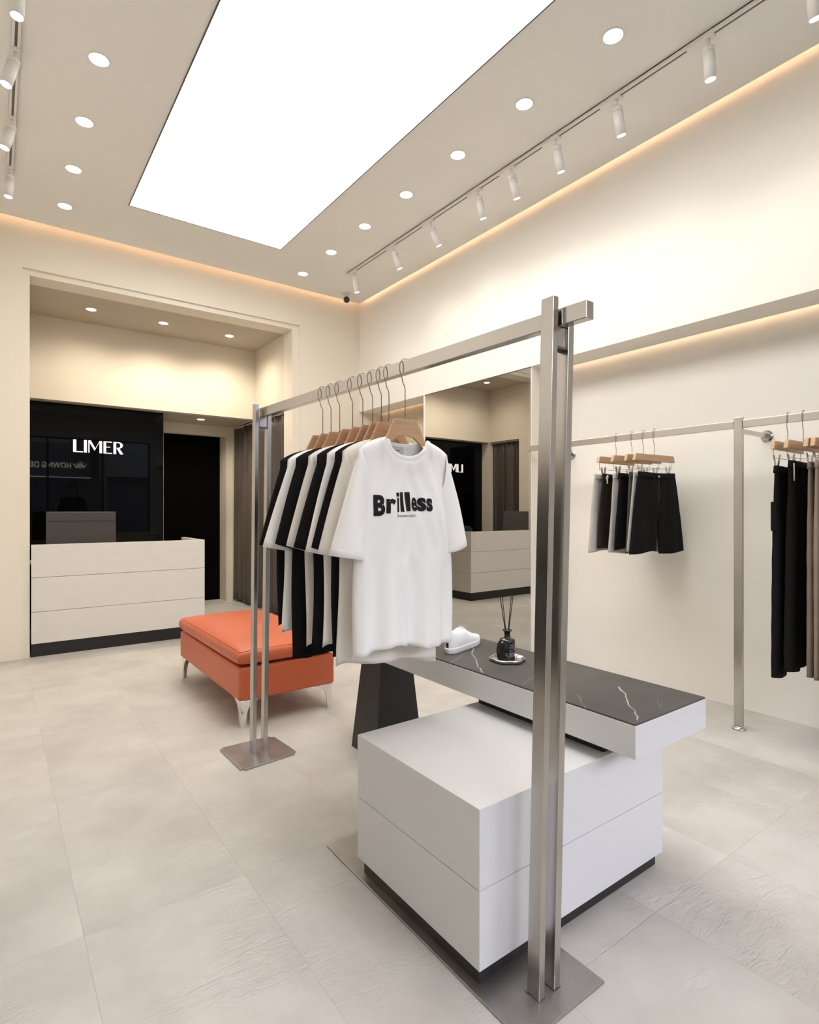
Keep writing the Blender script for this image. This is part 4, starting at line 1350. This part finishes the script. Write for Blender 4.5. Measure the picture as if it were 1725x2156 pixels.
def upper(u, v):
    s = 0.5 - 0.5 * math.cos(PI * v)
    s = 0.004 + 0.992 * s
    x = L0 + (L1 - L0) * s
    w_ = ring_w(s) * 0.975
    a = PI * u
    hz = top_h(s) - 0.024
    c = math.cos(a)
    narrow = 1 - 0.35 * (1 - s) * math.sin(a) ** 2
    return (x, w_ * math.copysign(abs(c) ** 0.55, c) * narrow, 0.0245 + hz * math.sin(a) ** 0.75)
grid(bm, upper, 26, 36)
up = obj('upper', bm, 'shoe', t)
bm = BM()
for k in range(5):
    s = 0.46 + 0.065 * k
    x = L0 + (L1 - L0) * s
    z = top_h(s) + 0.002
    sgn_ = 1 if k % 2 else -1
    pts = []
    for j in range(7):
        q = -1 + 2 * j / 6
        pts.append((x + 0.006 * q * sgn_, q * 0.021, z + 0.004 - 0.012 * q * q))
    tube(bm, pts, 0.0028, 6)
obj('laces', bm, 'lace', t)
bm = BM()
pts = []
for j in range(15):
    q = -1 + 2 * j / 14
    s = 0.66 + 0.10 * (1 - q * q)
    x = L0 + (L1 - L0) * s
    pts.append((x, q * 0.042, 0.030 + (top_h(s) - 0.028) * (1 - abs(q) ** 2.4)))
tube(bm, pts, 0.0018, 6)
obj('toe_seam', bm, 'shoe', up)

# ------------------------------------------------------------------ diffuser and tray
t = thing('tray', 'small scalloped pewter tray under the reed diffuser', 'tray', (1.655, 1.59, 0.6005))
bm = BM()
def tr_(u, v):
    a = 2 * PI * u
    sc = 1 + 0.16 * abs(math.sin(3 * a + 0.4)) ** 0.8
    prof = [(0.0, 0.004), (0.4, 0.004), (0.78, 0.005), (0.88, 0.011), (0.96, 0.015), (1.02, 0.012), (1.0, 0.003), (0.8, 0.0), (0.0, 0.0)]
    k = v * (len(prof) - 1); i = min(int(k), len(prof) - 2); f = k - i
    r = prof[i][0] + (prof[i + 1][0] - prof[i][0]) * f; z = prof[i][1] + (prof[i + 1][1] - prof[i][1]) * f
    rr_ = 0.062 * r * (sc if r > 0.5 else 1)
    return (rr_ * math.cos(a), rr_ * math.sin(a), z)
grid(bm, tr_, 72, 24, closed_u=True)
bmesh.ops.remove_doubles(bm, verts=bm.verts, dist=1e-5)
tag(obj('tray', bm, 'tray', loc=(1.655, 1.59, 0.6005)), t['label'], 'tray')
bpy.data.objects.remove(t)

t = thing('reed_diffuser', 'black glass reed diffuser bottle with four black reeds on the marble table', 'reed diffuser', (1.657, 1.592, 0.6055))
bm = BM(); lathe(bm, [(0, 0), (0.029, 0), (0.0315, 0.003), (0.0315, 0.076), (0.029, 0.081), (0.015, 0.083), (0.0125, 0.086), (0.0125, 0.112), (0.019, 0.113), (0.019, 0.118), (0.008, 0.118), (0.008, 0.09)], 40)
obj('bottle', bm, 'bottle', t)
bm = BM()
for k, (dx, dy, h_) in enumerate(((-0.022, 0.0, 0.256), (-0.014, 0.004, 0.250), (0.014, -0.006, 0.252), (0.022, 0.0, 0.254))):
    pass
for dx, dy, h_ in ((-0.024, 0.014, 0.256), (-0.016, 0.010, 0.252), (0.010, -0.010, 0.254), (0.016, -0.014, 0.257)):
    bm2 = BM(); tube(bm2, [(dx * -0.25, dy * -0.25, 0.02), (dx * 1.1, dy * 1.1, h_)], 0.0017, 6)
    obj('reed', bm2, 'reed', t)
bm.free()
# small print on the side facing the room
rowsT = [(0.060, 0.0028), (0.052, 0.0028), (0.047, 0.0022), (0.038, 0.0032), (0.028, 0.0045), (0.022, 0.0022), (0.016, 0.0022)]
bm = BM()
rnd = random.Random(3)
for z, h_ in rowsT:
    a = -2.05 - 0.0
    while a < -1.15:
        da = rnd.uniform(0.05, 0.16)
        pts = []
        a1 = min(a + da, -1.1)
        q = [(0.0319 * math.cos(a), 0.0319 * math.sin(a), z), (0.0319 * math.cos(a1), 0.0319 * math.sin(a1), z),
             (0.0319 * math.cos(a1), 0.0319 * math.sin(a1), z + h_), (0.0319 * math.cos(a), 0.0319 * math.sin(a), z + h_)]
        bm.faces.new([bm.verts.new(p) for p in q])
        a = a1 + 0.04
obj('printed_lines', bm, 'ink', t)
t = thing('scent_stone', 'polished black oval stone leaning on the left of the diffuser bottle', 'stone', (1.632, 1.598, 0.6055))
bpy.data.objects.remove(t)
bm = BM()
lathe(bm, [(0, 0.084)] + [(0.020 * math.sin(a * PI / 14), 0.042 + 0.042 * math.cos(a * PI / 14)) for a in range(1, 14)] + [(0, 0)], 24)
for v in bm.verts: v.co.x, v.co.y = v.co.x * 0.9, v.co.y * 0.35
o = tag(obj('scent_stone', bm, 'stone', loc=(1.6105, 1.584, 0.6055)), 'polished black oval stone leaning on the left of the diffuser bottle', 'stone')
o.rotation_euler = (-0.12, 0.06, -0.634)

# ------------------------------------------------------------------ street outside (seen in the black glass)
bm = BM(); box(bm, -14, 18, -14, YF - 0.11, -0.15, -0.02)
tag(obj('street', bm, 'street'), 'grey asphalt street outside the shop front', 'street')
t = thing('shop_across_street', 'dark shop building across the street with a navy signboard, seen reflected in the black glass', 'building', (1.0, -7.05, 0))
bm = BM(); box(bm, -8, 9, -2.5, 0, -0.02, 3.9)
obj('facade', bm, 'facade', t)
sb = BM(); box(sb, -3.6, 1.50, 0.001, 0.06, 2.24, 3.32)
sg = obj('signboard', sb, 'navy', t)
bm = BM()
tb = text_bm('HOWNG DEP. N', 0.26, 0.006)
P_ = [v.co for v in tb.verts]; a0 = min(p.x for p in P_)
# letters read from +x to -x for someone looking out of the shop
merge(bm, tb, lambda c: (0.95 - (c.x - a0) * 0.74, 0.065, 2.53 + c.y * 0.9))
obj('sign_lettering', bm, 'gold', sg)
bm = BM()
cxx, cz = 1.19, 2.55
for x0, x1, h0, h1 in ((-0.13, 0.13, 0.0, 0.035),):
    box(bm, cxx + x0, cxx + x1, 0.061, 0.07, cz + h0, cz + h1)
for k, (dx, hh, tip) in enumerate(((-0.14, 0.14, -0.20), (-0.06, 0.19, -0.075), (0.0, 0.23, 0.0), (0.06, 0.19, 0.075), (0.14, 0.14, 0.20))):
    prism(bm, [(cxx + dx * 0.8 - 0.035, cz + 0.045), (cxx + dx * 0.8 + 0.035, cz + 0.045), (cxx + tip, cz + hh)], 'y', 0.061, 0.07)
obj('crown_emblem', bm, 'gold', sg)
sb = BM(); box(sb, -3.6, 1.5, 0.06, 0.09, 2.22, 2.25)
obj('sign_edge', sb, 'counter', sg)
aw = BM(); box(aw, 1.75, 3.7, 0.01, 0.5, 2.28, 3.5)
obj('awning', aw, 'grey_sign', t)
t = thing('street_tree', 'bare trunk of a street tree between sign and grey awning across the street', 'tree', (2.70, -5.9, 0))
bm = BM(); tube(bm, [(0, 0, -0.02), (0.02, 0, 1.2), (-0.03, 0.02, 2.6), (-0.12, 0, 4.2), (-0.2, 0, 5.6)], [0.13, 0.11, 0.10, 0.085, 0.06], 14)
obj('trunk', bm, 'bark', t)
bm = BM(); tube(bm, [(-0.12, 0, 4.0), (0.4, 0.1, 4.9), (0.7, 0.1, 5.8)], [0.06, 0.045, 0.02], 8); tube(bm, [(-0.12, 0, 4.3), (-0.6, -0.1, 5.1), (-0.8, 0, 6.0)], [0.055, 0.04, 0.02], 8)
obj('branches', bm, 'bark', t)
